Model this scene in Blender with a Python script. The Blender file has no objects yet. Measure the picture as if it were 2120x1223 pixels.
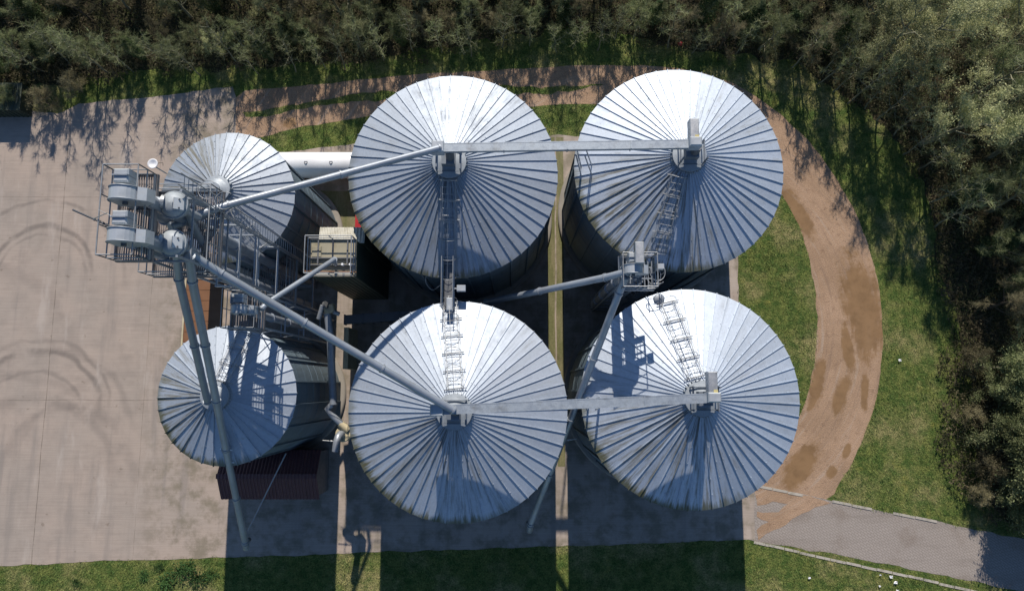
import bpy, math, random
from mathutils import Vector, noise
R = math.radians; PI = math.pi
random.seed(7)
sc = bpy.context.scene
C = sc.collection

# ------------------------------------------------------------------ camera
F = 1413.0; HC = 42.0; TILT = math.atan(189 / F)
cam_d = bpy.data.cameras.new('camera'); cam = bpy.data.objects.new('camera', cam_d); C.objects.link(cam)
cam.location = (0, 0, HC); cam.rotation_euler = (TILT, 0, 0)
cam_d.sensor_width = 36; cam_d.lens = 36 * F / 2120; cam_d.clip_end = 2000; cam_d.clip_start = 0.5
sc.camera = cam
ct, st = math.cos(TILT), math.sin(TILT)
def P(px, py, z=0.0):
    """survey helper: picture point + known height -> place in the world (metres)"""
    u = (px - 1060) / F; v = -(py - 611.5) / F
    k = (HC - z) / (ct - v * st)
    return Vector((u * k, (v * ct + st) * k, z))

# ------------------------------------------------------------------ materials
class NT:
    def __init__(s, name):
        s.m = bpy.data.materials.new(name); s.m.use_nodes = True
        s.t = s.m.node_tree; s.b = s.t.nodes['Principled BSDF']
        s.tc = s.t.nodes.new('ShaderNodeTexCoord'); s.obj = s.tc.outputs['Object']
    def lk(s, a, b):
        if hasattr(a, 'is_output'): s.t.links.new(a, b)
        elif isinstance(a, tuple) and b.type == 'RGBA' and len(a) == 3: b.default_value = (*a, 1)
        else: b.default_value = a
    def new(s, t, **k):
        n = s.t.nodes.new('ShaderNode' + t)
        for a, v in k.items(): setattr(n, a, v)
        return n
    def map(s, vec, scale=(1, 1, 1), loc=(0, 0, 0), rot=(0, 0, 0)):
        n = s.new('Mapping'); s.lk(vec, n.inputs[0]); n.inputs[1].default_value = loc; n.inputs[2].default_value = rot; n.inputs[3].default_value = scale
        return n.outputs[0]
    def noise(s, vec, scale, detail=4, rough=.6):
        n = s.new('TexNoise'); s.lk(vec, n.inputs['Vector']); n.inputs['Scale'].default_value = scale
        n.inputs['Detail'].default_value = detail; n.inputs['Roughness'].default_value = rough
        return n.outputs['Fac']
    def math(s, op, a, b=0.0, c=None, clamp=False):
        n = s.new('Math', operation=op, use_clamp=clamp); s.lk(a, n.inputs[0]); s.lk(b, n.inputs[1])
        if c is not None: s.lk(c, n.inputs[2])
        return n.outputs[0]
    def rng(s, v, a, b, c=0.0, d=1.0, smooth=True):
        n = s.new('MapRange', interpolation_type='SMOOTHSTEP' if smooth else 'LINEAR')
        s.lk(v, n.inputs[0])
        for i, q in enumerate((a, b, c, d)): s.lk(q, n.inputs[i + 1])
        return n.outputs[0]
    def mix(s, f, a, b, mode='MIX'):
        n = s.new('Mix', data_type='RGBA', blend_type=mode); s.lk(f, n.inputs[0]); s.lk(a, n.inputs[6]); s.lk(b, n.inputs[7])
        return n.outputs[2]
    def val(s, col, v):
        n = s.new('HueSaturation'); s.lk(col, n.inputs['Color']); s.lk(v, n.inputs['Value']); return n.outputs[0]
    def sep(s, v):
        n = s.new('SeparateXYZ'); s.lk(v, n.inputs[0]); return n.outputs
    def comb(s, x, y, z):
        n = s.new('CombineXYZ')
        for i, q in enumerate((x, y, z)): s.lk(q, n.inputs[i])
        return n.outputs[0]
    def rand(s): return s.new('ObjectInfo').outputs['Random']
    def bump(s, h, strength, dist=.05):
        n = s.new('Bump'); s.lk(strength, n.inputs['Strength']); n.inputs['Distance'].default_value = dist
        s.lk(h, n.inputs['Height']); s.t.links.new(n.outputs[0], s.b.inputs['Normal'])
    def out(s, col, rough=.7, metal=0.0, spec=.5):
        s.lk(col, s.b.inputs['Base Color']); s.lk(rough, s.b.inputs['Roughness']); s.lk(metal, s.b.inputs['Metallic'])
        s.b.inputs['Specular IOR Level'].default_value = spec
        return s.m

def paint(name, col, rough=.5, metal=0.0, wear=.25, wearcol=(.25, .2, .15), scale=3.0):
    n = NT(name)
    f = n.noise(n.obj, scale, 6, .65)
    c = n.mix(n.rng(f, .5, .8, 0, wear), col, wearcol)
    c = n.val(c, n.rng(n.noise(n.obj, scale * .35, 3), .3, .7, .86, 1.1))
    return n.out(c, n.rng(f, .3, .7, rough - .1, rough + .12), metal)

def roof_metal(name, npan, rad):
    n = NT(name)
    s = n.sep(n.obj); ang = n.math('ARCTAN2', s[1], s[0])
    rr = n.math('SQRT', n.math('ADD', n.math('MULTIPLY', s[0], s[0]), n.math('MULTIPLY', s[1], s[1])))
    seed = n.math('MULTIPLY', n.rand(), 50.0)
    pan = n.math('FLOOR', n.math('MULTIPLY', ang, npan / (2 * PI)))
    w = n.new('TexWhiteNoise', noise_dimensions='2D'); n.lk(n.comb(pan, seed, 0), w.inputs['Vector'])
    oi = n.new('ObjectInfo')
    c = n.val((.445, .505, .585), n.math('MULTIPLY', oi.outputs['Alpha'], n.rng(w.outputs['Value'], 0, 1, .9, 1.05, False)))
    # run-off streaks down the panels; object colour holds the weathered bearing and how much of it
    oc = oi.outputs['Color']; sc3 = n.new('SeparateColor'); n.lk(oc, sc3.inputs[0])
    a0 = n.math('MULTIPLY', sc3.outputs[0], 2 * PI); amt = sc3.outputs[1]; hubd = sc3.outputs[2]
    sect = n.rng(n.math('COSINE', n.math('SUBTRACT', ang, a0)), .35, .98)
    sv = n.comb(n.math('MULTIPLY', n.math('ADD', ang, seed), npan * .45), n.math('MULTIPLY', rr, .5), seed)
    stk = n.noise(sv, 1.0, 5, .7)
    vv = n.new('VectorMath', operation='ADD'); n.lk(n.obj, vv.inputs[0]); n.lk(n.comb(seed, seed, 0), vv.inputs[1])
    blotch = n.noise(n.map(vv.outputs[0], (.35, .35, .35)), 1.0, 4)
    m = n.math('MULTIPLY', n.rng(stk, .44, .70), n.rng(n.math('ADD', blotch, n.math('MULTIPLY', sect, .35)), .45, .72))
    c = n.mix(n.math('MULTIPLY', m, n.math('ADD', .28, n.math('MULTIPLY', amt, .5))), c, (.17, .17, .155))
    ms = n.math('MULTIPLY', n.math('MULTIPLY', sect, amt), n.rng(stk, .46, .66))
    c = n.mix(n.math('MULTIPLY', ms, .8), c, (.17, .155, .095))
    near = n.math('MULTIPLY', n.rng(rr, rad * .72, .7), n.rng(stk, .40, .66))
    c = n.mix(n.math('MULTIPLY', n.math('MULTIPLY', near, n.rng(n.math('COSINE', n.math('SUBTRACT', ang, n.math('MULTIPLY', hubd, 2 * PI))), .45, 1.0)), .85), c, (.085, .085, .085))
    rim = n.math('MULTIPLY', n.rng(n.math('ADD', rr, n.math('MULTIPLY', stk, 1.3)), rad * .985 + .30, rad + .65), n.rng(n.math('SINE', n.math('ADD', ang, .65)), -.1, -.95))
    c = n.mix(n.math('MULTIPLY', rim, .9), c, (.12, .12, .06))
    drop = n.noise(vv.outputs[0], 6.5, 2, .5); c = n.mix(n.rng(drop, .70, .76, 0, .6), c, (.32, .31, .28))
    fine = n.noise(n.obj, 9, 5, .7)
    c = n.val(c, n.rng(fine, .3, .7, .93, 1.05))
    ro = n.math('ADD', n.rng(n.noise(n.obj, 2.2, 4), .3, .7, .56, .66), n.math('MULTIPLY', m, .25))
    n.bump(n.noise(n.map(n.obj, (1, 1, 1)), 1.4, 2), .10, .08)
    return n.out(c, ro, .50)

def wall_metal():
    n = NT('corrugated_galvanised_wall')
    z = n.sep(n.obj)[2]
    wv = n.math('SINE', n.math('MULTIPLY', z, 2 * PI / .11))
    sheet = n.math('FLOOR', n.math('DIVIDE', z, 1.12))
    w = n.new('TexWhiteNoise', noise_dimensions='1D'); n.lk(sheet, w.inputs['W'])
    c = n.val((.15, .21, .26), n.rng(w.outputs['Value'], 0, 1, .93, 1.06, False))
    c = n.mix(n.rng(n.noise(n.map(n.obj, (1.5, 1.5, .12)), 2, 5, .7), .5, .75, 0, .6), c, (.09, .12, .125))
    n.bump(wv, .6, .02)
    return n.out(c, .5, .3)

def galv(name, col=(.42, .44, .46), rough=.48, metal=.6):
    n = NT(name)
    v = n.new('TexVoronoi'); n.lk(n.obj, v.inputs['Vector']); v.inputs['Scale'].default_value = 14
    c = n.val(col, n.rng(v.outputs['Distance'], 0, .6, .9, 1.07, False))
    c = n.mix(n.rng(n.noise(n.obj, 1.7, 6, .7), .5, .78, 0, .55), c, (.17, .165, .15))
    return n.out(c, n.rng(n.noise(n.obj, 4, 3), .3, .7, rough - .08, rough + .12), metal)

def ribbed(name, col, axis, pitch, rough=.6, metal=0.0, moss=(.12, .12, .06), amt=.4):
    n = NT(name)
    a = n.sep(n.obj)[axis]
    wv = n.math('SINE', n.math('MULTIPLY', a, 2 * PI / pitch))
    c = n.mix(n.rng(n.noise(n.obj, 1.6, 6, .7), .45, .75, 0, amt), col, moss)
    c = n.val(c, n.rng(n.noise(n.obj, 7, 3), .3, .7, .9, 1.08))
    n.bump(wv, .8, .03)
    return n.out(c, rough, metal)

def concrete_yard():
    n = NT('yard_concrete')
    o = n.obj; s = n.sep(o)
    big = n.noise(o, .16, 4, .6); mid = n.noise(o, .9, 6, .65)
    c = n.mix(n.rng(big, .35, .68), (.395, .328, .28), (.345, .30, .262))
    c = n.mix(n.rng(mid, .4, .75, 0, .5), c, (.255, .222, .195))
    # broom finish: fine lines across the slab
    br = n.noise(n.map(o, (.25, 9, 1)), 1.6, 5, .7)
    c = n.val(c, n.rng(br, .3, .72, .91, 1.07))
    sp = n.noise(o, 28, 3, .7); c = n.val(c, n.rng(sp, .3, .7, .93, 1.06))
    # long tyre-worn lanes running away from the silos
    ln = n.noise(n.map(o, (1.1, .09, 1), rot=(0, 0, .06)), 1.0, 4, .6)
    c = n.mix(n.rng(ln, .50, .70, 0, .5), c, (.215, .195, .18))
    # tyre arcs left by turning lorries
    brk = n.rng(n.noise(o, .55, 3), .30, .56)
    fz = n.math('MULTIPLY', n.math('SUBTRACT', n.noise(o, .5, 2), .5), .8)
    for (cx, cy, r, w, a) in ARCS:
        q = P(cx, cy); d = n.new('VectorMath', operation='DISTANCE'); n.lk(o, d.inputs[0]); d.inputs[1].default_value = (q.x, q.y, .008)
        e = n.math('ABSOLUTE', n.math('SUBTRACT', n.math('ADD', d.outputs['Value'], fz), r))
        up = n.math('MULTIPLY', brk, n.rng(n.math('SUBTRACT', s[1], q.y), -.15 * r, .45 * r))
        f = n.math('MULTIPLY', n.rng(e, w * 2.0, w * .2, 0, a * .5), up)
        c = n.mix(f, c, (.13, .115, .105))
    # slab joints
    for (ax, pos, w) in ((1, P(0, 828).y, .022), (0, P(98, 800).x, .03), (1, P(0, 408).y, .015), (0, P(300, 800).x, .014)):
        e = n.math('ABSOLUTE', n.math('SUBTRACT', n.math('ADD', s[ax], n.math('MULTIPLY', n.math('SUBTRACT', n.noise(o, .3, 2), .5), .16)), pos))
        c = n.mix(n.math('MULTIPLY', n.rng(e, w, w * .3), n.rng(n.noise(o, 1.5, 3), .35, .58, .2, .75)), c, (.11, .09, .07))
    st = n.noise(n.map(o, loc=(7, 3, 0)), 1.9, 4, .55); c = n.mix(n.rng(st, .66, .74, 0, .5), c, (.16, .125, .095))
    pal = n.noise(n.map(o, (.5, .12, 1), loc=(3, 9, 0), rot=(0, 0, .35)), 1.6, 4, .6); c = n.mix(n.rng(pal, .56, .72, 0, .45), c, (.47, .42, .38))
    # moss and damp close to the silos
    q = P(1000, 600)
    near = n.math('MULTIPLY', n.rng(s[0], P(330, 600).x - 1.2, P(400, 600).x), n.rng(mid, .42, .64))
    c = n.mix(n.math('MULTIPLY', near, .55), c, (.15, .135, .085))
    n.bump(n.noise(o, 20, 4), .25, .02)
    return n.out(c, .85, 0, .3)
ARCS = [(85, 570, 3.15, .13, 1.2), (85, 575, 2.75, .09, .7), (80, 590, 5.3, .11, .9), (70, 860, 4.0, .14, 1.2), (70, 860, 4.6, .1, .7), (65, 880, 3.3, .1, .7), (95, 905, 5.2, .18, .55), (60, 1000, 5.0, .25, .6), (-60, 760, 6.2, .3, .45), (240, 1000, 6.4, .16, .35), (130, 960, 3.4, .2, .5), (-20, 1090, 9.0, .25, .4)]

def dirt():
    n = NT('dirt_track'); o = n.obj
    a = n.noise(o, .35, 5, .65); b = n.noise(o, 2.4, 6, .7); g = n.noise(o, 22, 3, .75)
    c = n.mix(n.rng(a, .35, .65), (.41, .28, .19), (.33, .222, .145))
    c = n.mix(n.rng(b, .5, .75, 0, .6), c, (.17, .105, .065))
    v = n.new('TexVoronoi'); n.lk(o, v.inputs['Vector']); v.inputs['Scale'].default_value = 9
    c = n.mix(n.math('MULTIPLY', n.rng(v.outputs['Distance'], .22, .1), n.rng(b, .42, .6, 0, .55)), c, (.42, .36, .31))
    q = P(1395, 665); s = n.sep(o); dx = n.math('SUBTRACT', s[0], q.x); dy = n.math('SUBTRACT', s[1], q.y)
    rr = n.math('SQRT', n.math('ADD', n.math('MULTIPLY', dx, dx), n.math('MULTIPLY', dy, dy)))
    pol = n.comb(n.math('MULTIPLY', rr, 3.2), n.math('MULTIPLY', n.math('ARCTAN2', dy, dx), 2.2), 0)
    stk = n.noise(pol, 1.0, 5, .65)
    c = n.mix(n.rng(stk, .5, .68, 0, .55), c, (.235, .165, .12)); c = n.mix(n.rng(stk, .47, .33, 0, .5), c, (.42, .345, .285))
    c = n.val(c, n.rng(g, .3, .72, .72, 1.25))
    wet = 0.0; wob_ = n.math('ADD', n.math('MULTIPLY', n.math('SUBTRACT', n.noise(o, 1.0, 6, .75), .5), 1.7), n.math('MULTIPLY', n.math('SUBTRACT', stk, .5), 1.3))
    for (cx, cy, a, b, th) in PUDDLES:
        q = P(cx, cy); v = n.new('VectorMath', operation='SUBTRACT'); n.lk(o, v.inputs[0]); v.inputs[1].default_value = (q.x, q.y, 0)
        s2 = n.sep(n.map(v.outputs[0], (1, 1, 1), rot=(0, 0, -R(th)))); ex = n.math('DIVIDE', s2[0], a); ey = n.math('DIVIDE', s2[1], b)
        e = n.math('SQRT', n.math('ADD', n.math('MULTIPLY', ex, ex), n.math('MULTIPLY', ey, ey)))
        wet = n.math('MAXIMUM', wet, n.rng(n.math('ADD', e, wob_), 1.22, .72))
    wc = n.mix(n.rng(n.noise(o, 1.2, 5), .35, .7), (.245, .15, .072), (.185, .112, .052))
    c = n.mix(n.math('MULTIPLY', wet, .86), c, wc)
    n.bump(n.noise(o, 14, 5, .7), n.math('MULTIPLY', n.math('SUBTRACT', 1, wet), .7), .05)
    return n.out(c, n.math('SUBTRACT', .9, n.math('MULTIPLY', wet, .55)), 0, .3)
PUDDLES = [(1785, 635, 1.25, 3.3, 8), (1755, 720, .35, 1.7, 4), (1648, 435, .62, 2.1, 27), (1692, 795, .45, 1.6, -17), (1742, 818, .42, 1.35, -22), (1658, 965, .75, 1.75, -38), (1790, 812, .26, 1.2, -4), (1752, 935, .2, .5, -25), (1722, 978, .28, .45, -40), (1560, 330, .6, 1.6, 35), (600, 255, .5, .35, 0)]

def mud():
    n = NT('muddy_water'); o = n.obj
    c = n.mix(n.rng(n.noise(o, 1.2, 5), .35, .7), (.22, .138, .07), (.165, .098, .045))
    c = n.val(c, n.rng(n.noise(o, 12, 3), .3, .7, .93, 1.06))
    return n.out(c, .22, 0, .4)

def grass_nodes(n, bright=1.0):
    o = n.obj
    a = n.noise(o, .28, 5, .6); b = n.noise(o, 1.7, 5, .7); g = n.noise(o, 11, 4, .75)
    c = n.mix(n.rng(b, .36, .64), (.072, .125, .030), (.175, .205, .058))
    c = n.mix(n.math('MULTIPLY', n.rng(a, .46, .68), n.rng(b, .34, .64, .3, 1.0)), c, (.33, .295, .14))
    c = n.mix(n.rng(n.noise(n.map(o, loc=(31, 4, 0)), .8, 4, .6), .6, .75, 0, .6), c, (.34, .32, .085))
    c = n.mix(n.rng(n.noise(n.map(o, loc=(5, 14, 0)), 3.2, 5, .75), .5, .66, 0, .55), c, (.055, .09, .022))
    return n.val(c, n.math('MULTIPLY', n.rng(g, .28, .74, .5, 1.45), bright))
def grass_ground():
    n = NT('grass_ground'); c = grass_nodes(n)
    n.bump(n.noise(n.obj, 9, 6, .75), 1.0, .12)
    return n.out(c, .95, 0, .15)
def grass_blade():
    n = NT('grass_blades'); c = grass_nodes(n, 1.25); n.b.inputs['Subsurface Weight'].default_value = 0
    return n.out(c, .7, 0, .25)

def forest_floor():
    n = NT('shade_toned_litter'); o = n.obj  # leaf litter and soil, with the shade under the trees darkened into the colour
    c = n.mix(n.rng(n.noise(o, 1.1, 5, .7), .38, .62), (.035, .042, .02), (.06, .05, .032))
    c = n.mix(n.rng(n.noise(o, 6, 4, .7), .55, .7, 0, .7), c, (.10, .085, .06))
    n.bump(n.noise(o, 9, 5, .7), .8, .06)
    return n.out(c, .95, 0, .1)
def pavers():
    n = NT('block_paving'); o = n.obj
    rot = n.map(o, rot=(0, 0, R(35)))
    ck = n.new('TexBrick'); n.lk(rot, ck.inputs['Vector']); ck.offset = .5
    ck.inputs['Color1'].default_value = (.335, .30, .275, 1); ck.inputs['Color2'].default_value = (.315, .283, .26, 1); ck.inputs['Mortar'].default_value = (.245, .215, .19, 1)
    ck.inputs['Scale'].default_value = 1; ck.inputs['Brick Width'].default_value = .26; ck.inputs['Row Height'].default_value = .13; ck.inputs['Mortar Size'].default_value = .018; ck.inputs['Mortar Smooth'].default_value = .3
    b = n.noise(o, .5, 5, .65)
    c = n.mix(n.rng(b, .5, .75, 0, .5), ck.outputs['Color'], (.17, .13, .10))
    along = n.noise(n.map(o, (.12, 1.0, 1), rot=(0, 0, R(11))), 1.2, 4, .6)
    c = n.mix(n.rng(along, .5, .7, 0, .4), c, (.19, .165, .145))
    c = n.val(c, n.rng(n.noise(o, 14, 3), .3, .7, .86, 1.1))
    n.bump(ck.outputs['Fac'], -.4, .01)
    return n.out(c, .85, 0, .3)

def strip_concrete():
    n = NT('mossy_concrete'); o = n.obj
    b = n.noise(n.map(o, (1.6, .35, 1)), .9, 5, .65)
    c = n.mix(n.rng(b, .35, .6), (.215, .195, .115), (.14, .145, .065))
    c = n.mix(n.rng(n.noise(o, .8, 4), .55, .7, 0, .6), c, (.10, .09, .05))
    c = n.val(c, n.rng(n.noise(o, 9, 4), .3, .7, .85, 1.12))
    return n.out(c, .9, 0, .2)

def foliage(name, c1, c2, c3, sc_=.9):
    n = NT(name); o = n.obj
    r = n.rand()
    v = n.map(o); ad = n.new('VectorMath', operation='ADD'); n.lk(o, ad.inputs[0]); n.lk(n.comb(n.math('MULTIPLY', r, 37), n.math('MULTIPLY', r, 11), 0), ad.inputs[1])
    b = n.noise(ad.outputs[0], sc_, 4, .6); g = n.noise(ad.outputs[0], 9, 2, .6)
    c = n.mix(n.rng(b, .34, .66), c1, c2)
    c = n.mix(n.rng(g, .56, .72, 0, .8), c, c3)
    c = n.val(c, n.rng(r, 0, 1, .6, 1.3, False))
    n.out(c, .75, 0, .25)
    tl = n.new('BsdfTranslucent'); n.lk(c, tl.inputs['Color']); mx = n.new('MixShader'); mx.inputs[0].default_value = .36
    n.t.links.new(n.b.outputs[0], mx.inputs[1]); n.t.links.new(tl.outputs[0], mx.inputs[2])
    n.t.links.new(mx.outputs[0], n.t.nodes['Material Output'].inputs['Surface'])
    return n.m
def bark(name, c1, c2):
    n = NT(name); b = n.noise(n.map(n.obj, (3, 3, .8)), 2, 5, .7)
    return n.out(n.mix(n.rng(b, .35, .65), c1, c2), .9, 0, .2)

M = dict(
    roof_l=roof_metal('galvanised_roof', 56, 5.2), roof_s=roof_metal('galvanised_roof_small', 36, 3.3), wall=wall_metal(),
    galv=galv('galvanised_steel'), steel=galv('grey_blue_steel', (.30, .335, .38), .5, .45), dark=galv('weathered_dark_steel', (.13, .14, .155), .55, .4),
    pipe=paint('grey_blue_pipe', (.30, .34, .395), .42, .35, .3, (.2, .19, .17), 2.0), rail=paint('galvanised_rail', (.36, .38, .40), .45, .5, .4, (.2, .17, .13), 4),
    box=paint('pale_grey_housing', (.42, .46, .50), .45, .25, .4, (.26, .25, .22), 3), grate=paint('grating_steel', (.27, .25, .25), .6, .4, .5, (.15, .09, .06), 5),
    dist=paint('dusty_grey_paint', (.33, .375, .42), .62, .12, .6, (.2, .19, .16), 2.4),
    white=paint('white_paint', (.78, .80, .83), .4, 0, .06, (.6, .58, .52), 1.0), black=paint('black_rubber', (.02, .02, .022), .6),
    beige=paint('beige_weathered_sheet', (.34, .315, .23), .7, 0, .85, (.17, .14, .075), 1.3), cream=paint('cream_paint', (.52, .46, .31), .6, 0, .5, (.28, .18, .08), 4),
    annex=ribbed('cream_ribbed_sheet', (.62, .61, .53), 0, .17, .6, 0, (.30, .27, .17), .45), green=ribbed('dark_green_cladding', (.030, .045, .032), 0, .25, .6),
    maroon=ribbed('maroon_ribbed_roof', (.135, .055, .058), 0, .19, .65, 0, (.07, .035, .035), .5), rust=paint('rust_brown_sheet', (.22, .105, .05), .75, 0, .5, (.13, .065, .035), 1.2),
    red=paint('red_sheet', (.50, .035, .045), .5, 0, .3, (.3, .05, .04)), conc=paint('plinth_concrete', (.27, .25, .22), .85, 0, .5, (.15, .14, .10), 1.5),
    kerb=paint('kerb_stone', (.40, .375, .33), .85, 0, .5, (.2, .18, .13), 2.0),
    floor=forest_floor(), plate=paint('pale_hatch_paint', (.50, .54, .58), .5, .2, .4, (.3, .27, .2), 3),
    collar=galv('dull_collar_steel', (.30, .34, .38), .62, .35),
    stand=galv('blue_grey_stand', (.17, .20, .24), .55, .4),
    trough=galv('blue_grey_galvanised', (.36, .41, .46), .5, .5),
    yellow=paint('yellow_label', (.55, .48, .22), .6), yard=concrete_yard(), dirt=dirt(), mud=mud(), grass=grass_ground(), blade=grass_blade(), paver=pavers(), strip=strip_concrete(),
    bark=bark('bark', (.16, .16, .11), (.28, .28, .2)), barkd=bark('dark_bark', (.075, .06, .045), (.13, .11, .08)),
    f_olive=foliage('olive_twigs', (.155, .195, .085), (.27, .30, .15), (.42, .42, .25)), f_pale=foliage('pale_spring_leaves', (.36, .39, .19), (.50, .51, .28), (.64, .61, .36)),
    f_ivy=foliage('ivy_leaves', (.045, .085, .035), (.095, .14, .058), (.19, .235, .10)), f_brown=foliage('brown_twigs', (.20, .18, .105), (.28, .255, .155), (.25, .27, .13)),
    f_weed=foliage('weed_leaves', (.035, .085, .025), (.065, .14, .04), (.11, .2, .065), 3.0), f_under=foliage('bramble', (.07, .075, .035), (.15, .125, .08), (.21, .18, .12)))

# ------------------------------------------------------------------ mesh builder
class MB:
    def __init__(s): s.v = []; s.f = []; s.sm = []
    def add(s, vs, fs, smooth=False):
        o = len(s.v); s.v += [tuple(p) for p in vs]; s.f += [tuple(i + o for i in f) for f in fs]; s.sm += [smooth] * len(fs); return s
    def box(s, c, sx, sy, sz, rz=0.0, bev=0.0):
        c = Vector(c); ca, sa = math.cos(rz), math.sin(rz)
        def T(x, y, z): return (c.x + x * ca - y * sa, c.y + x * sa + y * ca, c.z + z)
        x, y, z = sx / 2, sy / 2, sz / 2
        if bev <= 0:
            return s.add([T(i * x, j * y, k * z) for k in (-1, 1) for j in (-1, 1) for i in (-1, 1)], [(0, 2, 3, 1), (4, 5, 7, 6), (0, 1, 5, 4), (2, 6, 7, 3), (0, 4, 6, 2), (1, 3, 7, 5)])
        b = bev; ring = [(-x, -y), (x, -y), (x, y), (-x, y)]; inn = [(-x + b, -y + b), (x - b, -y + b), (x - b, y - b), (-x + b, y - b)]
        vs = [T(*p, -z) for p in ring] + [T(*p, z - b) for p in ring] + [T(*p, z) for p in inn]
        fs = [(3, 2, 1, 0), (8, 9, 10, 11)]
        for l in (0, 4):
            for i in range(4): fs.append((l + i, l + (i + 1) % 4, l + 4 + (i + 1) % 4, l + 4 + i))
        return s.add(vs, fs)
    def beam(s, a, b, w, h, up=Vector((0, 0, 1))):
        a, b = Vector(a), Vector(b); d = (b - a).normalized()
        if abs(d.dot(up)) > .99: up = Vector((0, 1, 0))
        r = d.cross(up).normalized() * w / 2; u = r.cross(d).normalized() * h / 2
        vs = [p + i * r + j * u for p in (a, b) for (i, j) in ((-1, -1), (1, -1), (1, 1), (-1, 1))]
        return s.add(vs, [(0, 1, 2, 3), (7, 6, 5, 4), (0, 4, 5, 1), (1, 5, 6, 2), (2, 6, 7, 3), (3, 7, 4, 0)])
    def tube(s, pts, r, seg=8, caps=True, r2=None):
        pts = [Vector(p) for p in pts]; n = len(pts); rad = [r if r2 is None else r + (r2 - r) * i / (n - 1) for i in range(n)]
        u = None; rings = []
        for i, p in enumerate(pts):
            d = (pts[min(i + 1, n - 1)] - pts[max(i - 1, 0)]).normalized()
            if u is None: u = d.orthogonal().normalized()
            u = (u - d * u.dot(d)).normalized(); w = d.cross(u)
            rings.append([p + (u * math.cos(2 * PI * k / seg) + w * math.sin(2 * PI * k / seg)) * rad[i] for k in range(seg)])
        vs = [q for g in rings for q in g]; fs = []
        for i in range(n - 1):
            for k in range(seg): fs.append((i * seg + k, i * seg + (k + 1) % seg, (i + 1) * seg + (k + 1) % seg, (i + 1) * seg + k))
        s.add(vs, fs, True)
        if caps: s.add(rings[0], [tuple(range(seg - 1, -1, -1))]); s.add(rings[-1], [tuple(range(seg))])
        return s
    def lathe(s, prof, c=(0, 0, 0), seg=32, smooth=True):
        c = Vector(c); vs = []; fs = []; m = len(prof)
        for (r, z) in prof:
            for k in range(seg): a = 2 * PI * k / seg; vs.append((c.x + r * math.cos(a), c.y + r * math.sin(a), c.z + z))
        for i in range(m - 1):
            for k in range(seg): fs.append((i * seg + k, i * seg + (k + 1) % seg, (i + 1) * seg + (k + 1) % seg, (i + 1) * seg + k))
        return s.add(vs, fs, smooth)
    def prism(s, poly, dvec):
        """extrude a planar outline by a vector"""
        d = Vector(dvec); a = [Vector(p) for p in poly]; n = len(a)
        s.add(a + [p + d for p in a], [tuple(range(n - 1, -1, -1)), tuple(range(n, 2 * n))] + [(i, (i + 1) % n, n + (i + 1) % n, n + i) for i in range(n)]); return s
    def mesh(s, name, mat):
        me = bpy.data.meshes.new(name); me.from_pydata(s.v, [], s.f); me.polygons.foreach_set('use_smooth', s.sm)
        me.materials.append(M[mat]); me.update(); return me
    def build(s, name, mat, parent=None, local=False):
        if parent is not None and not local:
            o = Vector((0, 0, 0)); q = parent
            while q is not None: o += q.location; q = q.parent
            s.v = [(x - o.x, y - o.y, z - o.z) for (x, y, z) in s.v]
        elif parent is None and not local:
            n = len(s.v); cx = sum(v[0] for v in s.v) / n; cy = sum(v[1] for v in s.v) / n; cz = min(v[2] for v in s.v)
            s.v = [(x - cx, y - cy, z - cz) for (x, y, z) in s.v]
        ob = bpy.data.objects.new(name, s.mesh(name, mat)); C.objects.link(ob)
        if parent is not None: ob.parent = parent
        elif not local: ob.location = (cx, cy, cz)
        return ob
def tag(o, label, cat, group=None):
    o['label'] = label; o['category'] = cat
    if group: o['group'] = group
    return o
def thing(name, loc, label, cat, group=None):
    o = bpy.data.objects.new(name, None); C.objects.link(o); o.location = loc; o.empty_display_size = .3
    return tag(o, label, cat, group)
def inst(me, name, parent=None, loc=None, rz=0, scale=1):
    o = bpy.data.objects.new(name, me); C.objects.link(o)
    if parent: o.parent = parent
    if loc is not None: o.location = loc
    return o

# ------------------------------------------------------------------ ground
def wob(poly, amp=.15, step=.35, fr=1.1, close=True):
    out = []; n = len(poly)
    for i in range(n if close else n - 1):
        a, b = poly[i], poly[(i + 1) % n]; k = max(1, int((b - a).length / step))
        for j in range(k):
            p = a.lerp(b, j / k); q = noise.noise_vector(Vector((p.x * fr, p.y * fr, 3.3))) * amp + noise.noise_vector(Vector((p.x * fr * 4, p.y * fr * 4, 9))) * amp * .4
            out.append(Vector((p.x + q.x, p.y + q.y, p.z)))
    return out
def smooth_poly(pts, it=2):
    for _ in range(it):
        q = []
        for i in range(len(pts)):
            a, b = pts[i], pts[(i + 1) % len(pts)]; q += [a.lerp(b, .25), a.lerp(b, .75)]
        pts = q
    return pts
def sheet(name, poly, mat, z, amp=.15, smooth=0, struct=True):
    pts = [P(x, y) for x, y in poly]
    if smooth: pts = smooth_poly(pts, smooth)
    pts = wob(pts, amp) if amp else pts
    me = bpy.data.meshes.new(name); me.from_pydata([(p.x, p.y, 0) for p in pts], [], [tuple(range(len(pts)))])
    me.materials.append(M[mat]); o = bpy.data.objects.new(name, me); C.objects.link(o); o.location.z = z
    if me.polygons[0].normal.z < 0: me.flip_normals()
    if struct: o['kind'] = 'structure'
    return o, pts
def inside(x, y, pts):
    r = False; n = len(pts); j = n - 1
    for i in range(n):
        if (pts[i].y > y) != (pts[j].y > y) and x < (pts[j].x - pts[i].x) * (y - pts[i].y) / (pts[j].y - pts[i].y) + pts[i].x: r = not r
        j = i
    return r
g = MB(); gs = 20
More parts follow.
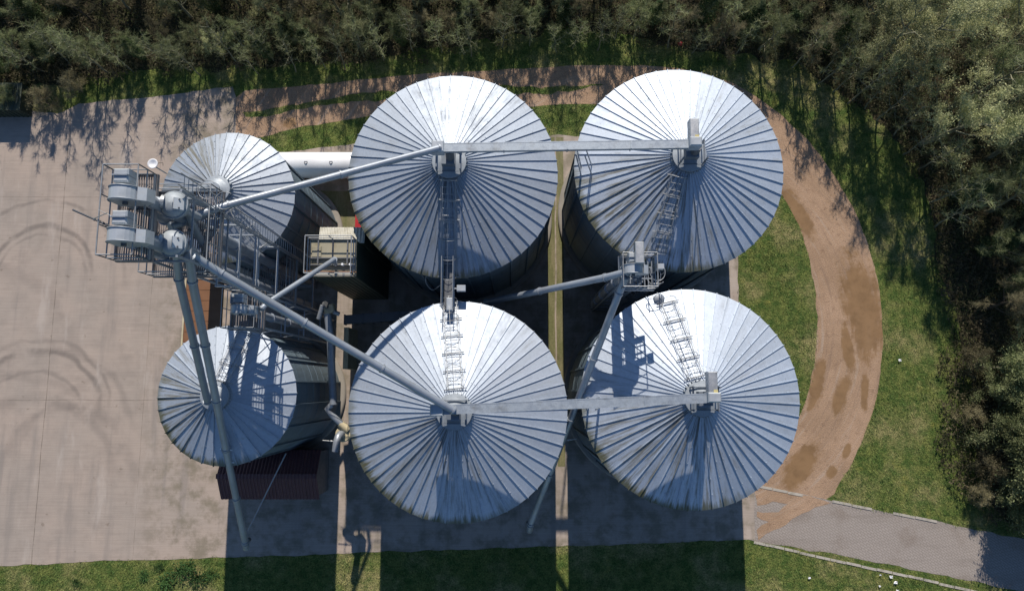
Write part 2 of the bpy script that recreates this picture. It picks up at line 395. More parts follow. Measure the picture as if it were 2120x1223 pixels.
g.add([(-300 + 600 * i / gs, -300 + 600 * j / gs, 0) for j in range(gs + 1) for i in range(gs + 1)], [(j * (gs + 1) + i, j * (gs + 1) + i + 1, (j + 1) * (gs + 1) + i + 1, (j + 1) * (gs + 1) + i) for j in range(gs) for i in range(gs)])
go = g.build('ground', 'grass', local=True); go['kind'] = 'structure'
YARD = [(-900, 250), (-200, 234), (0, 231), (60, 229), (120, 235), (165, 214), (300, 203), (400, 190), (482, 180), (488, 200), (488, 283), (560, 318), (730, 298), (900, 283), (1200, 281), (1400, 285), (1528, 300), (1528, 700), (1528, 1000), (1562, 1010), (1562, 1116), (1300, 1125), (900, 1138), (500, 1152), (300, 1158), (0, 1170), (-300, 1180), (-900, 1200)]
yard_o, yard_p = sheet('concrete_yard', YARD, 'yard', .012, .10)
TRACK = [(470, 190), (620, 180), (800, 158), (1000, 146), (1150, 138), (1300, 134), (1430, 142), (1540, 180), (1640, 255), (1720, 345), (1785, 465), (1818, 580), (1829, 680), (1822, 800), (1795, 890), (1760, 965), (1715, 1040), (1640, 1045), (1545, 1020), (1560, 960), (1640, 900), (1672, 820), (1692, 720), (1690, 610), (1668, 500), (1630, 420), (1570, 340), (1480, 270), (1330, 225), (1220, 214), (1080, 222), (900, 232), (730, 245), (600, 268), (520, 290), (470, 300)]
track_o, track_p = sheet('dirt_track', TRACK, 'dirt', .004, .09, 1)
ROAD = [(1550, 1000), (1640, 1018), (1720, 1036), (1850, 1062), (1940, 1078), (2120, 1116), (2500, 1195), (2500, 1310), (2120, 1226), (2000, 1200), (1750, 1150), (1550, 1117)]
road_o, road_p = sheet('paved_road', ROAD, 'paver', .008, .09)
floor_o, floor_p = sheet('forest_floor', [(-700, 250), (-100, 214), (60, 186), (200, 160), (330, 146), (520, 138), (700, 130), (850, 108), (980, 90), (1180, 55), (1300, 74), (1420, 104), (1540, 112), (1640, 130), (1740, 186), (1830, 262), (1895, 340), (1935, 450), (1950, 560), (1985, 690), (2010, 780), (2020, 900), (2030, 1000), (2090, 1085), (2330, 1140), (3400, 900), (3400, -1100), (-700, -1100)], 'floor', .006, .45)  # dark sheet over the grass; its colour deepens the shade below the trees
d1, d1p = sheet('dirt_patch', [(1562, 1004), (1640, 1020), (1715, 1040), (1660, 1062), (1640, 1075), (1600, 1100), (1572, 1112), (1566, 1095), (1592, 1078), (1568, 1070), (1568, 1058), (1610, 1062), (1632, 1048), (1600, 1040), (1570, 1045)], 'dirt', .014, .2)
MED = [(505, 235), (580, 222), (680, 205), (780, 190), (900, 182), (1050, 178), (1180, 180), (1250, 176), (1180, 192), (1050, 195), (900, 200), (760, 208), (640, 222), (560, 240), (510, 244)]
med_o, med_p = sheet('grass_median', MED, 'grass', .008, .22)
for (x0, x1) in ((1133, 1148), (1151, 1166)):
    sheet('concrete_path', [(x0, 285), (x1, 285), (x1 + 1, 640), (x1 + 4, 965), (x0 + 4, 965), (x0 + 1, 640)], 'strip', .017, .03)
sheet('concrete_path', [(640, 395), (732, 395), (740, 520), (650, 520)], 'strip', .017, .05)

# kerbs: flush stone edging, each run one thing
for nm, a, b, lb in (('kerb', (1560, 1121), (2040, 1228), 'long pale stone kerb along the bottom grass side of the paved road'),
                     ('kerb', (1568, 1006), (1662, 1024), 'pale kerb stones crossing the foot of the dirt track beside the silo'),
                     ('kerb', (1722, 1037), (1805, 1053), 'pale kerb stones at the road edge just past the dirt track'),
                     ('kerb', (1848, 1061), (1940, 1080), 'pale kerb stones half sunk in grass at the road edge near the shrubs')):
    k = MB(); A, B = P(*a), P(*b); n = int((B - A).length / .9)
    for i in range(n):
        p, q = A.lerp(B, (i + .02) / n), A.lerp(B, (i + .98) / n); off = Vector((0, random.uniform(-.03, .03), 0))
        k.beam(p + off + Vector((0, 0, .012)), q + off + Vector((0, 0, .012)), .14, .05 + random.uniform(-.01, .02))
    tag(k.build(nm, 'kerb'), lb, 'kerb')

# ------------------------------------------------------------------ silos
ZE = 9.0
def silo_meshes(Rr, npan, nst, rise, rc):
    w = MB(); Rw = Rr - .10
    w.lathe([(Rw, .25), (Rw, ZE - .02)], seg=96)
    for i in range(nst):
        a = 2 * PI * (i + .5) / nst; w.box(((Rw + .035) * math.cos(a), (Rw + .035) * math.sin(a), ZE / 2 + .1), .10, .09, ZE - .35, a)
    for z in (1.4, 2.52, 3.64, 4.76, 5.88, 7.0, 8.12): w.lathe([(Rw, z - .03), (Rw + .012, z - .02), (Rw + .012, z + .02), (Rw, z + .03)], seg=96)
    r = MB(); ve = []; hub = []
    da = 2 * PI / npan
    for i in range(npan): ve.append((Rr * math.cos(i * da), Rr * math.sin(i * da))); hub.append((rc * math.cos(i * da), rc * math.sin(i * da)))
    for i in range(npan):
        j = (i + 1) % npan
        # each panel is its own sheet with a hint of sag so neighbours never mirror exactly alike
        dz = [random.uniform(-.008, .008) for _ in range(2)]
        top = [(*ve[i], ZE + dz[0]), (*ve[j], ZE + dz[1]), (*hub[j], ZE + rise), (*hub[i], ZE + rise)]
        r.add(top + [(x, y, z - .05) for x, y, z in top], [(0, 1, 2, 3), (7, 6, 5, 4), (4, 5, 1, 0)])
        a = i * da; rr0, rr1 = rc - .02, Rr + .035; sl = rise / (Rr - rc)
        c, s_ = math.cos(a), math.sin(a); hw = .016; hh = .058
        z0 = ZE + rise; z1 = ZE - sl * .035
        pts = []
        for (rad, z) in ((rr1, z1), (rr0, z0)):
            for (t, h) in ((-hw, -.06), (hw, -.06), (hw * .6, hh), (-hw * .6, hh)): pts.append((rad * c - t * s_, rad * s_ + t * c, z + h))
        r.add(pts, [(0, 1, 2, 3), (7, 6, 5, 4), (1, 5, 6, 2), (2, 6, 7, 3), (3, 7, 4, 0)])
        for q in range(1, 6):          # bolt heads beside the rib
            rad = rr0 + (rr1 - rr0) * q / 6; z = z0 + (z1 - z0) * q / 6
            r.box((rad * c - .05 * s_, rad * s_ + .05 * c, z + .01), .03, .03, .03, a)
    k = MB(); z = ZE + rise
    k.lathe([(rc + .10, -.10), (rc + .10, .0), (rc + .02, .03), (rc + .02, .22), (rc + .06, .22), (rc + .06, .27), (rc - .08, .30), (.25, .42), (.25, .5), (.001, .5)], (0, 0, z), 40, False)
    for i in range(npan // 2):
        a = i * da * 2 + da / 2; k.box(((rc + .07) * math.cos(a), (rc + .07) * math.sin(a), z + .08), .11, .02, .15, a)
    b = MB(); b.lathe([(Rr + .22, -.02), (Rr + .22, .20), (Rr + .12, .25), (Rr - .2, .25)], (0, 0, 0), 64)
    return w.mesh('wall', 'wall'), r.mesh('roof', 'roof_l' if npan > 40 else 'roof_s'), k.mesh('roof_collar', 'collar'), b.mesh('plinth', 'conc')
RL, RS = 5.23, 3.33
RISE_L, RISE_S = 1.86, 1.13
big = silo_meshes(RL, 56, 28, RISE_L, .74); small = silo_meshes(RS, 36, 18, RISE_S, .60)
SILO = {}
WEATHER = dict(NW=(.70, .25, .66, .90), NE=(.63, .85, .60, 1.08), SW=(.68, .3, .66, .98), SE=(.64, .6, .66, 1.1), NWs=(.43, .8, .5, .78), SWs=(.52, .75, .6, .95))
def silo(key, px, py, ms, rz, label, grp):
    c = P(px, py, ZE); root = thing('grain_silo', (c.x, c.y, 0), label, 'silo', grp); SILO[key] = root
    for me, nm in zip(ms, ('wall', 'roof', 'roof_collar', 'plinth')):
        o = inst(me, nm, root)
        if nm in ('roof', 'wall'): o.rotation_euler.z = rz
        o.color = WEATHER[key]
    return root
GL, GS = 'large grain silos', 'small grain silos'
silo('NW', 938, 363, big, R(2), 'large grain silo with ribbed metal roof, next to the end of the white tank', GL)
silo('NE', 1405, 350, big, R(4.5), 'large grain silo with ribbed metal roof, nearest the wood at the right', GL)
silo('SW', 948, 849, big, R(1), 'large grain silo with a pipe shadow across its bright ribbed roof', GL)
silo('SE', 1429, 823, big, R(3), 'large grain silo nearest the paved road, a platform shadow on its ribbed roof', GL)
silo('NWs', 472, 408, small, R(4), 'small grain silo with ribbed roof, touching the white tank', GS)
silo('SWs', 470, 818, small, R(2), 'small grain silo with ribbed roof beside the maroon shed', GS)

def roofz(key, p):
    s = SILO[key]; L = key in ('NW', 'NE', 'SW', 'SE'); Rr, rc, ri = (RL, .74, RISE_L) if L else (RS, .6, RISE_S)
    d = math.hypot(p.x - s.location.x, p.y - s.location.y); return ZE + ri * max(0, min(1, (Rr - d) / (Rr - rc)))
def onroof(key, px, py):
    z = ZE + 1
    for _ in range(6): z = roofz(key, P(px, py, z))
    return P(px, py, z)
def ladder(key, a, b, wid=.62, cage=True, posts=True, name='roof_ladder'):
    A, B = onroof(key, *a), onroof(key, *b); d = (B - A).normalized(); r = d.cross(Vector((0, 0, 1))).normalized(); u = r.cross(d); L = (B - A).length
    m = MB(); h = .16
    for s in (-1, 1): m.tube([A + r * s * wid / 2 + u * h, B + r * s * wid / 2 + u * h], .021, 6)
    n = int(L / .33)
    for i in range(n + 1): p = A + d * (L * i / n) + u * h; m.tube([p - r * wid / 2, p + r * wid / 2], .015, 5)
    o = m.build(name, 'rail', SILO[key])
    if cage:
        m = MB(); k = max(2, int(L / .8)); hr = wid * .62
        for i in range(k + 1):
            p = A + d * (L * i / k) + u * h
            m.tube([p + r * hr * math.cos(t) + u * (.55 * math.sin(t)) for t in [PI * q / 8 for q in range(9)]], .014, 5)
            m.beam(p - r * (hr + .14) - u * .08, p + r * (hr + .14) - u * .08, .05, .03)
        for t in (PI * .5, 0, PI):
            q = r * hr * math.cos(t) + u * (h + .55 * math.sin(t)); m.tube([A + q, B + q], .012, 5)
        m.build('safety_cage', 'rail', SILO[key])
    return o
ladder('NW', (929, 572), (930, 372), .62)
ladder('NE', (1362, 520), (1404, 365), .62)
ladder('SW', (932, 628), (943, 806), .62, True)
ladder('SE', (1382, 628), (1440, 782), .66)
ladder('SWs', (508, 690), (460, 790), .62)
ladder('NWs', (542, 510), (480, 434), .6)

# caged wall ladder at the top of the south-east silo
m = MB(); A = SILO['SE'].location + Vector((-1.65, RL + .18, 0)); zt = 10.2
for s in (-.25, .25): m.tube([A + Vector((s, 0, .3)), A + Vector((s, 0, zt))], .025, 6)
for i in range(32): m.tube([A + Vector((-.25, 0, .5 + .3 * i)), A + Vector((.25, 0, .5 + .3 * i))], .014, 5)
for z in [2.6 + .95 * i for i in range(9)]:
    m.tube([A + Vector((.36 * math.sin(t), .05 + .42 * (1 - math.cos(t)), z)) for t in [-2.2 + 4.4 * q / 14 for q in range(15)]], .02, 5)
for t in (-1.6, PI, 1.6, 2.4): m.tube([A + Vector((.36 * math.sin(t), .05 + .42 * (1 - math.cos(t)), z)) for z in (2.6, zt)], .015, 5)
m.build('wall_ladder', 'rail', SILO['SE'])
# manhole cover on the south-east roof
p = onroof('SE', 1364, 619); m = MB(); m.lathe([(.26, -.05), (.26, .07), (.2, .1), (.001, .12)], p + Vector((0, 0, .05)), 20); m.build('roof_hatch', 'steel', SILO['SE'])

# ------------------------------------------------------------------ conveyors
def conveyor(a, b, z, wid, label, keys, motor_at, name='roof_conveyor'):
    A, B = P(*a, z), P(*b, z); root = thing(name, ((A.x + B.x) / 2, (A.y + B.y) / 2, z - .5), label, 'conveyor', 'conveyors across the silo roofs')
    d = (B - A).normalized(); r = d.cross(Vector((0, 0, 1))); L = (B - A).length
    m = MB(); m.beam(A, B, wid, .34); n = int(L / 2.4)
    for i in range(n + 1):
        p = A + d * (L * i / n); m.beam(p - d * .025, p + d * .025, wid + .06, .40)
    for s in (-1, 1): m.beam(A + r * s * (wid / 2 + .02) + Vector((0, 0, .165)), B + r * s * (wid / 2 + .02) + Vector((0, 0, .165)), .045, .025)
    m.build('trough', 'trough', root)
    m = MB(); q = B - d * .02
    m.box(q + Vector((.02, .02, .12)), .55, .42, .66, bev=.05); m.build('drive_housing', 'box', root)
    m = MB(); m.box(q + Vector((0, motor_at, .1)), .40, .98, .46, bev=.03); mo = m.build('belt_guard', 'galv', root)
    m = MB(); m.box(q + Vector((.1, motor_at - .35, .334)), .18, .16, .006); m.build('sticker', 'yellow', mo)
    m = MB(); m.tube([q + Vector((.12, motor_at - .15, -.4)), q + Vector((.12, motor_at + .35, -.4))], .15, 14); m.build('motor', 'steel', root)
    m = MB(); m.box(A + Vector((-.1, 0, .08)), .55, .5, .56, bev=.04); m.build('inlet_box', 'box', root)
    for key in keys:
        c = SILO[key].location; m = MB(); zb = ZE + RISE_L + .3; cy = A.y + (B.y - A.y) * ((c.x - A.x) / (B.x - A.x))
        for sx in (-.55, .55):
            for sy in (-.5, .5): m.beam((c.x + sx, c.y + sy, zb - .5), (c.x + sx, c.y + sy, z - .25 if abs(cy - c.y - sy) < .5 else zb + .55), .06, .06)
            m.beam((c.x + sx, c.y - .55, zb + .5), (c.x + sx, c.y + .55, zb + .5), .06, .08)
        for sy in (-.5, .5): m.beam((c.x - .6, c.y + sy, zb + .1), (c.x + .6, c.y + sy, zb + .1), .05, .05)
        m.box((c.x, c.y, zb + .25), .62, .62, .6); m.build('hub_stand', 'stand', root)
        m = MB(); m.tube([(c.x + .1, c.y - .1, zb + .1), (c.x + .1, cy, z - .2)], .2, 12); m.build('drop_chute', 'dark', root)
    return root
cv1 = conveyor((912, 308), (1436, 300), 12.45, .31, 'galvanised roof conveyor bridging the two large silos nearest the top wood', ('NW', 'NE'), .62)
cv2 = conveyor((910, 848), (1474, 823), 12.30, .33, 'galvanised roof conveyor bridging the two large silos nearer the bottom edge', ('SW', 'SE'), .62)
for cv, px, py, key in ((cv1, 1193, 312, 'NE'), (cv2, 1214, 836, 'SE')):    # trestle at the roof edge
    m = MB(); t = P(px, py, 12.15); x0 = SILO[key].location.x - RL + .35; y = t.y
    for s in (-.24, .24):
        m.beam((x0, y + s, ZE + .1), (t.x, y + s, 12.1), .05, .05); m.beam((x0 + .5, y + s, ZE + .3), (t.x + .4, y + s, 12.1), .05, .05)
    for q in range(5):
        f = q / 5; s = -.24 if q % 2 else .24
        m.beam((x0 + (t.x - x0) * f, y + s, ZE + .1 + 3 * f), (x0 + (t.x - x0) * (f + .2), y - s, ZE + .1 + 3 * (f + .2)), .03, .03)
        m.beam((x0 + (t.x - x0) * f, y - .24, ZE + .1 + 3 * f), (x0 + (t.x - x0) * f, y + .24, ZE + .1 + 3 * f), .03, .03)
    m.build('trestle', 'steel', cv)

# ------------------------------------------------------------------ pipes
def pipe(name, pts, r, label, cat='pipe', mat='pipe', group=None, flange=2.6, ends=True, collar=1.22):
    pts = [Vector(p) for p in pts]; c = pts[0].copy(); c.z = min(p.z for p in pts); root = thing(name, c, label, cat, group)
    m = MB(); m.tube(pts, r, 18); m.build('tube', mat, root)
    for i in range(len(pts) - 1):
        a, b = pts[i], pts[i + 1]; L = (b - a).length; d = (b - a).normalized(); n = max(1, int(L / flange))
        for j in range(n + 1):
            if n == 1 and j == 1: continue
            p = a + d * min(max(L * j / n, .06), L - .06); m = MB(); m.tube([p - d * .035, p + d * .035], r * collar, 18); m.build('flange', 'steel', root)
    return root
GP = 'grain spouts from the tall elevator'
# tall elevator spouts
DN, DS = P(360, 424, 18.6), P(357, 503, 18.4)       # the two distributors
pipe('grain_spout', [P(378, 455, 17.0), P(470, 425, 16.0), P(912, 306, 12.7)], .15, 'long grain spout from the tall elevator to the large silo near the white tank', 'pipe', group=GP, flange=3.4)
pipe('grain_spout', [P(372, 512, 17.9), P(455, 565, 16.6), P(940, 850, 12.5)], .165, 'long grain spout slanting from the tall elevator to the large silo with the pipe shadow', 'pipe', group=GP, flange=3.4)
pipe('grain_spout', [P(366, 520, 17.9), P(370, 575, 16.7), P(430, 832, 10.75)], .16, 'grain spout from the tall elevator ending at the small silo beside the maroon shed', 'pipe', group=GP)
sp = pipe('loading_spout', [P(392, 528, 17.9), P(398, 580, 16.8), P(468, 930, 9.6), P(508, 1122, 5.0), P(510, 1134, 4.4)], .165, 'long lorry loading spout passing over the small silo and ending over the yard', 'pipe', group=GP)
m = MB(); m.tube([P(508, 1120, 4.9), P(516, 1116, 4.5)], .12, 12); m.build('outlet', 'dark', sp)
m = MB(); m.tube([P(592, 938, 5.5), P(513, 1098, 5.2)], .035, 6); m.build('stay_rod', 'steel', sp)
for q in (.0, .12):
    m = MB(); a, b = P(468, 930, 9.6), P(508, 1122, 5.0); c_ = a.lerp(b, q); d = (b - a).normalized(); r = d.cross(Vector((0, 0, 1))).normalized(); m.tube([c_ - r * .28, c_ + r * .28], .03, 6); m.build('clamp', 'white', sp)
pipe('grain_spout', [P(378, 402, 17.9), P(425, 388, 11.9), P(448, 398, 11.2)], .14, 'short grain spout from the tall elevator into the small silo touching the white tank', 'pipe', group=GP)
pipe('grain_spout', [P(385, 432, 17.6), P(428, 525, 15.4), P(450, 560, 13.8)], .13, 'short steep grain spout dropping between the two distributors of the tall elevator', 'pipe', group=GP)
pipe('grain_spout', [P(352, 470, 17.2), P(440, 395+45, 15.8), P(465, 428, 15.4)], .14, 'short bent grain spout joining the long spout beside the elevator railing', 'pipe', group=GP, flange=1.2)
pipe('grain_spout', [P(382, 410, 17.8), P(432, 428, 16.2), P(455, 437, 15.6)], .11, 'thin connecting spout crossing behind the upper railing of the tall elevator', 'pipe', group=GP, flange=1.0)

# east elevator spouts
pipe('grain_spout', [P(1302, 562, 12.9), P(1255, 574, 12.2), P(1005, 626, 5.6)], .16, 'grain spout leaving the small elevator between the right-hand silos towards the dark yard centre', 'pipe', group='grain spouts from the lower elevator', flange=3)
es = pipe('loading_spout', [P(1296, 572, 12.8), P(1282, 605, 12.1), P(1098, 1085, 4.2), P(1096, 1098, 3.7)], .165, 'lorry loading spout running down between the two large lower silos', 'pipe', group='grain spouts from the lower elevator', flange=3)
m = MB(); m.tube([P(1100, 1080, 4.3), P(1092, 1082, 3.9)], .1, 12); m.build('outlet', 'dark', es)
# dryer feed
pipe('dryer_feed_pipe', [P(540, 640, 12.9), P(556, 625, 12.6), P(692, 537, 10.2), P(694, 545, 9.5)], .115, 'slim feed pipe from the small platform elevator to the dryer roof', 'pipe', flange=2.2)

# ------------------------------------------------------------------ platforms
def railing(m, corners, z, h=1.1, gap=1.1, r=.024, closed=True):
    n = len(corners)
    for i in range(n if closed else n - 1):
        a, b = corners[i], corners[(i + 1) % n]; a = Vector((a.x, a.y, z)); b = Vector((b.x, b.y, z)); k = max(1, round((b - a).length / gap))
        for j in range(k + 1):
            p = a.lerp(b, j / k); m.tube([p, p + Vector((0, 0, h))], r, 6)
        for hh in (h * .5, h): m.tube([a + Vector((0, 0, hh)), b + Vector((0, 0, hh))], r, 6)
        m.beam(a + Vector((0, 0, .07)), b + Vector((0, 0, .07)), .015, .14)
def grating(m, x0, x1, y0, y1, z, pitch=.085, frame=.9):
    x = x0
    while x < x1: m.box((x, (y0 + y1) / 2, z), .032, y1 - y0, .04); x += pitch
    y = y0 + .02
    while y <= y1: m.box(((x0 + x1) / 2, y, z - .045), x1 - x0, .05, .045); y += frame
    for yy in (y0, y1): m.box(((x0 + x1) / 2, yy, z - .08), x1 - x0 + .08, .07, .16)
    for xx in (x0, x1): m.box((xx, (y0 + y1) / 2, z - .08), .07, y1 - y0, .16)
def rect(x0, y0, x1, y1): return [Vector((x0, y0, 0)), Vector((x1, y0, 0)), Vector((x1, y1, 0)), Vector((x0, y1, 0))]

HN, HS = P(268, 404, 20.0), P(265, 490, 20.0)      # elevator heads
tw = thing('elevator_tower', (HN.x + .4, (HN.y + HS.y) / 2, 0), 'tall steel platform tower carrying the two elevator heads above the yard', 'tower')
a, b = P(240, 540, 19), P(324, 362, 19)
m = MB(); grating(m, a.x, b.x, a.y, b.y, 19.0); m.build('upper_platform', 'grate', tw)
m = MB(); railing(m, rect(a.x, a.y, b.x, b.y), 19.0, 1.15); m.build('upper_railing', 'rail', tw)
a2, b2 = P(318, 572, 16), P(462, 398, 16)
m = MB(); grating(m, a2.x, b2.x, a2.y, b2.y, 16.0); m.build('lower_platform', 'grate', tw)
m = MB(); railing(m, rect(a2.x, a2.y, b2.x, b2.y), 16.0, 1.1); m.build('lower_railing', 'rail', tw)
a3, b3 = P(520, 612, 6.5), P(610, 505, 6.5)
m = MB(); grating(m, a3.x, b3.x, a3.y, b3.y, 6.5, .12); m.build('landing', 'grate', tw)
m = MB(); railing(m, rect(a3.x, a3.y, b3.x, b3.y), 6.5, 1.1); m.build('landing_railing', 'rail', tw)
# frame: four columns and cross members
m = MB(); X0, X1, Y0, Y1 = HN.x - .15, HN.x + 1.2, HS.y - .45, HN.y + .45
for x in (X0, X1):
    for y in (Y0, Y1): m.beam((x, y, 0), (x, y, 19), .08, .08)
for i in range(6):
    z = 3 + 3 * i
    for y in (Y0, Y1): m.beam((X0, y, z), (X1, y, z), .06, .06)
    m.beam((X1, Y0, z), (X1, Y1, z), .06, .06)
m.build('frame', 'steel', tw)
# stiffening frames around the trunks, seen one below the other
for z in (13.6, 11.6, 9.0, 6.0):
    m = MB(); x = HN.x + .32
    for dx in (-.05, .85):
        m.beam((x + dx, Y0 - .25, z), (x + dx, Y1 + .05, z), .06, .09)
    m.box((x + .4, Y1 + .06, z), 1.0, .05, .26); m.box((x + .4, Y0 - .25, z), 1.0, .05, .2)
    m.build('bracket', 'box', tw)
m = MB(); lx = X1 + .25; ly = Y1 + .2
for s in (-.24, .24): m.tube([(lx, ly + s, .2), (lx, ly + s, 19.6)], .024, 6)
for i in range(62): m.tube([(lx, ly - .24, .4 + .31 * i), (lx, ly + .24, .4 + .31 * i)], .013, 5)
for z in [15.5, 17.0, 18.4]: m.tube([(lx + .05 + .36 * (1 - math.cos(t)), ly + .34 * math.sin(t), z) for t in [-2.2 + 4.4 * q / 12 for q in range(13)]], .013, 5)
m.build('caged_ladder', 'rail', tw)

def elevator(h, label, bot=0.0, trunk_r=.23, sc_=1.0, two=True, name='bucket_elevator', mside=1):
    root = thing(name, (h.x, h.y, bot), label, 'elevator', 'bucket elevators')
    k = sc_; prof = []
    for q in range(13):
        t = PI * q / 12; prof.append((h.x - .12 * k + .50 * k * math.cos(PI - t), h.z + .50 * k * math.sin(t)))
    prof[-1:] = [(h.x + .38 * k, h.z + .22 * k), (h.x + .62 * k, h.z + .08 * k), (h.x + .72 * k, h.z - .28 * k), (h.x + .45 * k, h.z - .45 * k)]
    prof += [(h.x + .30 * k, h.z - .62 * k), (h.x - .62 * k, h.z - .62 * k)]
    m = MB(); m.prism([(x, h.y - .22 * k, z) for x, z in prof], (0, .44 * k, 0)); hd = m.build('head', 'box', root)
    for yy in (-.22, .22):
        m = MB(); m.tube([(h.x - .12 * k + .515 * k * math.cos(PI * q / 12), h.y + yy * k, h.z + .515 * k * math.sin(PI * q / 12)) for q in range(13)], .022, 6); m.build('rim', 'steel', hd)
    m = MB(); m.tube([(h.x - .12 * k, h.y - .32 * k, h.z), (h.x - .12 * k, h.y + .34 * k, h.z)], .09 * k, 12); m.build('shaft', 'dark', root)
    m = MB(); m.box((h.x - .14 * k, h.y + mside * .58 * k, h.z + .05), .50 * k, .46 * k, .62 * k, bev=.05 * k); mo = m.build('drive_motor', 'box', root)
    m = MB(); m.box((h.x - .14 * k, h.y + mside * .58 * k, h.z + .10), .512 * k, .04, .64 * k); m.build('seam_band', 'steel', mo)
    for dx in ((-.38, .28) if two else (0,)):
        m = MB(); m.tube([(h.x + dx * k, h.y, bot + .9), (h.x + dx * k, h.y, h.z - .6 * k)], trunk_r, 18)
        z = bot + 2.5
        while z < h.z - 1: m.lathe([(trunk_r, -.04), (trunk_r + .05, -.04), (trunk_r + .05, .04), (trunk_r, .04)], (h.x + dx * k, h.y, z), 18, False); z += 2.4
        m.build('trunk', 'pipe', root)
    m = MB(); m.box((h.x, h.y, bot + .5), 1.1 * k, .6 * k, 1.0, bev=.06); m.build('boot', 'steel', root)
    return root
elevator(HN, 'tall bucket elevator whose head is nearer the small white dish')
elevator(HS, 'tall bucket elevator whose head is nearer the antenna pole')

def distributor(c, label):
    root = thing('distributor', (c.x, c.y, c.z - .6), label, 'distributor', 'round distributors below the elevator heads')
    m = MB(); m.lathe([(.16, -.75), (.36, -.45), (.45, -.14), (.465, .0), (.44, .11), (.36, .23), (.20, .32), (.001, .35)], c, 28); m.lathe([(.465, -.05), (.505, -.05), (.505, .03), (.465, .03)], c, 28, False); m.build('body', 'dist', root)
    nn, tt, yy = Vector((.72, -.1, .69)).normalized(), Vector((-.69, 0, .72)), Vector((0, 1, 0)); pc = c + nn * .40
    m = MB(); m.prism([pc + tt * .17 + yy * .2, pc - tt * .17 + yy * .2, pc - tt * .17 - yy * .2, pc + tt * .17 - yy * .2], nn * .07); pl = m.build('hatch_plate', 'plate', root)
    for y in (-.15, .15):
        m = MB(); m.tube([pc + yy * y + nn * .06, pc + yy * y + nn * .11], .03, 8); m.build('bolt', 'dark', pl)
    m = MB(); m.tube([c + Vector((-.95, .12, .55)), c + Vector((-.2, .03, .25))], .15, 16); m.build('inlet_tube', 'pipe', root)
    m = MB(); m.tube([c + Vector((-.32, .05, .29)), c + Vector((-.22, .04, .25))], .23, 18); m.build('inlet_flange', 'galv', root)
    m = MB(); m.tube([c + Vector((0, 0, -.7)), c + Vector((.12, -.05, -1.6))], .16, 14); m.build('outlet_tube', 'steel', root)
distributor(DN, 'round grey grain distributor nearer the small white dish')
distributor(DS, 'round grey grain distributor nearer the antenna pole')
d = MB(); 
# dish and antenna
p = P(318, 340, 20.4); root = thing('satellite_dish', p - Vector((0, 0, .3)), 'small round white dish on the tall elevator railing', 'dish')
m = MB(); m.lathe([(.001, .02), (.12, .045), (.165, .075), (.17, .06), (.12, .02), (.001, -.01)], p, 28); m.build('dish', 'white', root)
m = MB(); m.tube([p + Vector((-.03, -.03, -.9)), p + Vector((-.03, -.03, .0))], .022, 8); m.build('mast', 'rail', root)
m = MB(); m.tube([p + Vector((.1, 0, 0)), p + Vector((.22, .03, .05)), p + Vector((.30, .05, .0)), p + Vector((.26, -.02, -.1))], .008, 5); m.build('cable', 'black', root)
p0, p1 = P(150, 434, 20.3), P(240, 474, 19.6); root = thing('antenna', (p1.x, p1.y, 19.2), 'thin dark antenna pole sticking out over the yard from the platform', 'antenna')
m = MB(); m.tube([p0, p1], .032, 8); m.build('boom', 'dark', root)
m = MB(); m.tube([P(193, 453, 20.1), P(222, 441, 20.5)], .015, 6); m.tube([P(203, 434, 20.5), P(232, 448, 20.4)], .01, 6); m.build('element', 'rail', root)
m = MB()
for q in (.5, .62, .7, .78, .9): c_ = p0.lerp(p1, q); m.box(c_, .07, .07, .09, .4)
m.build('clamp', 'dark', root)

# small platform elevator by the dryer
HM = P(503, 641, 13.1)
ml = thing('elevator_platform', (HM.x, HM.y, 0), 'small railed steel platform above the top of the small silo beside the maroon shed', 'platform')
a, b = P(478, 682, 12.2), P(548, 604, 12.2)
m = MB(); grating(m, a.x, b.x, a.y, b.y, 12.2, .11); m.build('floor', 'grate', ml)
m = MB(); railing(m, rect(a.x, a.y, b.x, b.y), 12.2, 1.1, .8, .02); m.build('railing', 'rail', ml)
m = MB()
for x in (a.x + .1, b.x - .1):
    for y in (a.y + .1, b.y - .1): m.beam((x, y, 0), (x, y, 12.1), .08, .08)
for z in (3, 6, 9):
    for y in (a.y + .1, b.y - .1): m.beam((a.x + .1, y, z), (b.x - .1, y, z + 1.5), .04, .04)
    for x in (a.x + .1, b.x - .1): m.beam((x, a.y + .1, z), (x, b.y - .1, z), .05, .05)
m.build('frame', 'steel', ml)
m = MB(); q = P(487, 617, 13.2); m.box(q, .34, .42, .05); 
for s in (-.16, .16): m.box(q + Vector((s, 0, .05)), .04, .46, .06)
m.build('control_box', 'box', ml)
elevator(HM, 'lower bucket elevator head feeding the slim pipe to the dryer roof', 0, .17, .8, False)

# east elevator
HE = P(1316, 558, 13.0)
el = thing('elevator_platform', (HE.x, HE.y, 0), 'square railed steel platform between the two right-hand silos', 'platform')
a, b = P(1283, 600, 12.0), P(1350, 532, 12.0)
m = MB()
grating(m, a.x, b.x, a.y, b.y, 12.0, .16, .5); m.build('floor', 'steel', el)
m = MB(); railing(m, rect(a.x, a.y, b.x, b.y), 12.0, 1.1, .75, .024); m.build('railing', 'rail', el)
m = MB(); cx = [HE.x - .35, HE.x + .45]
for x in cx:
    for y in (HE.y - .35, HE.y + .35): m.beam((x, y, 0), (x, y, 12.0), .09, .09)
for i in range(8):
    z = 1.5 * i + .6
    for x in cx: m.beam((x, HE.y - .35, z), (x, HE.y + .35, z + .75), .04, .04)
    for y in (HE.y - .35, HE.y + .35): m.beam((cx[0], y, z), (cx[1], y, z + 1.2), .04, .04); m.beam((cx[0], y, z), (cx[1], y, z), .05, .05)
m.build('frame', 'steel', el)
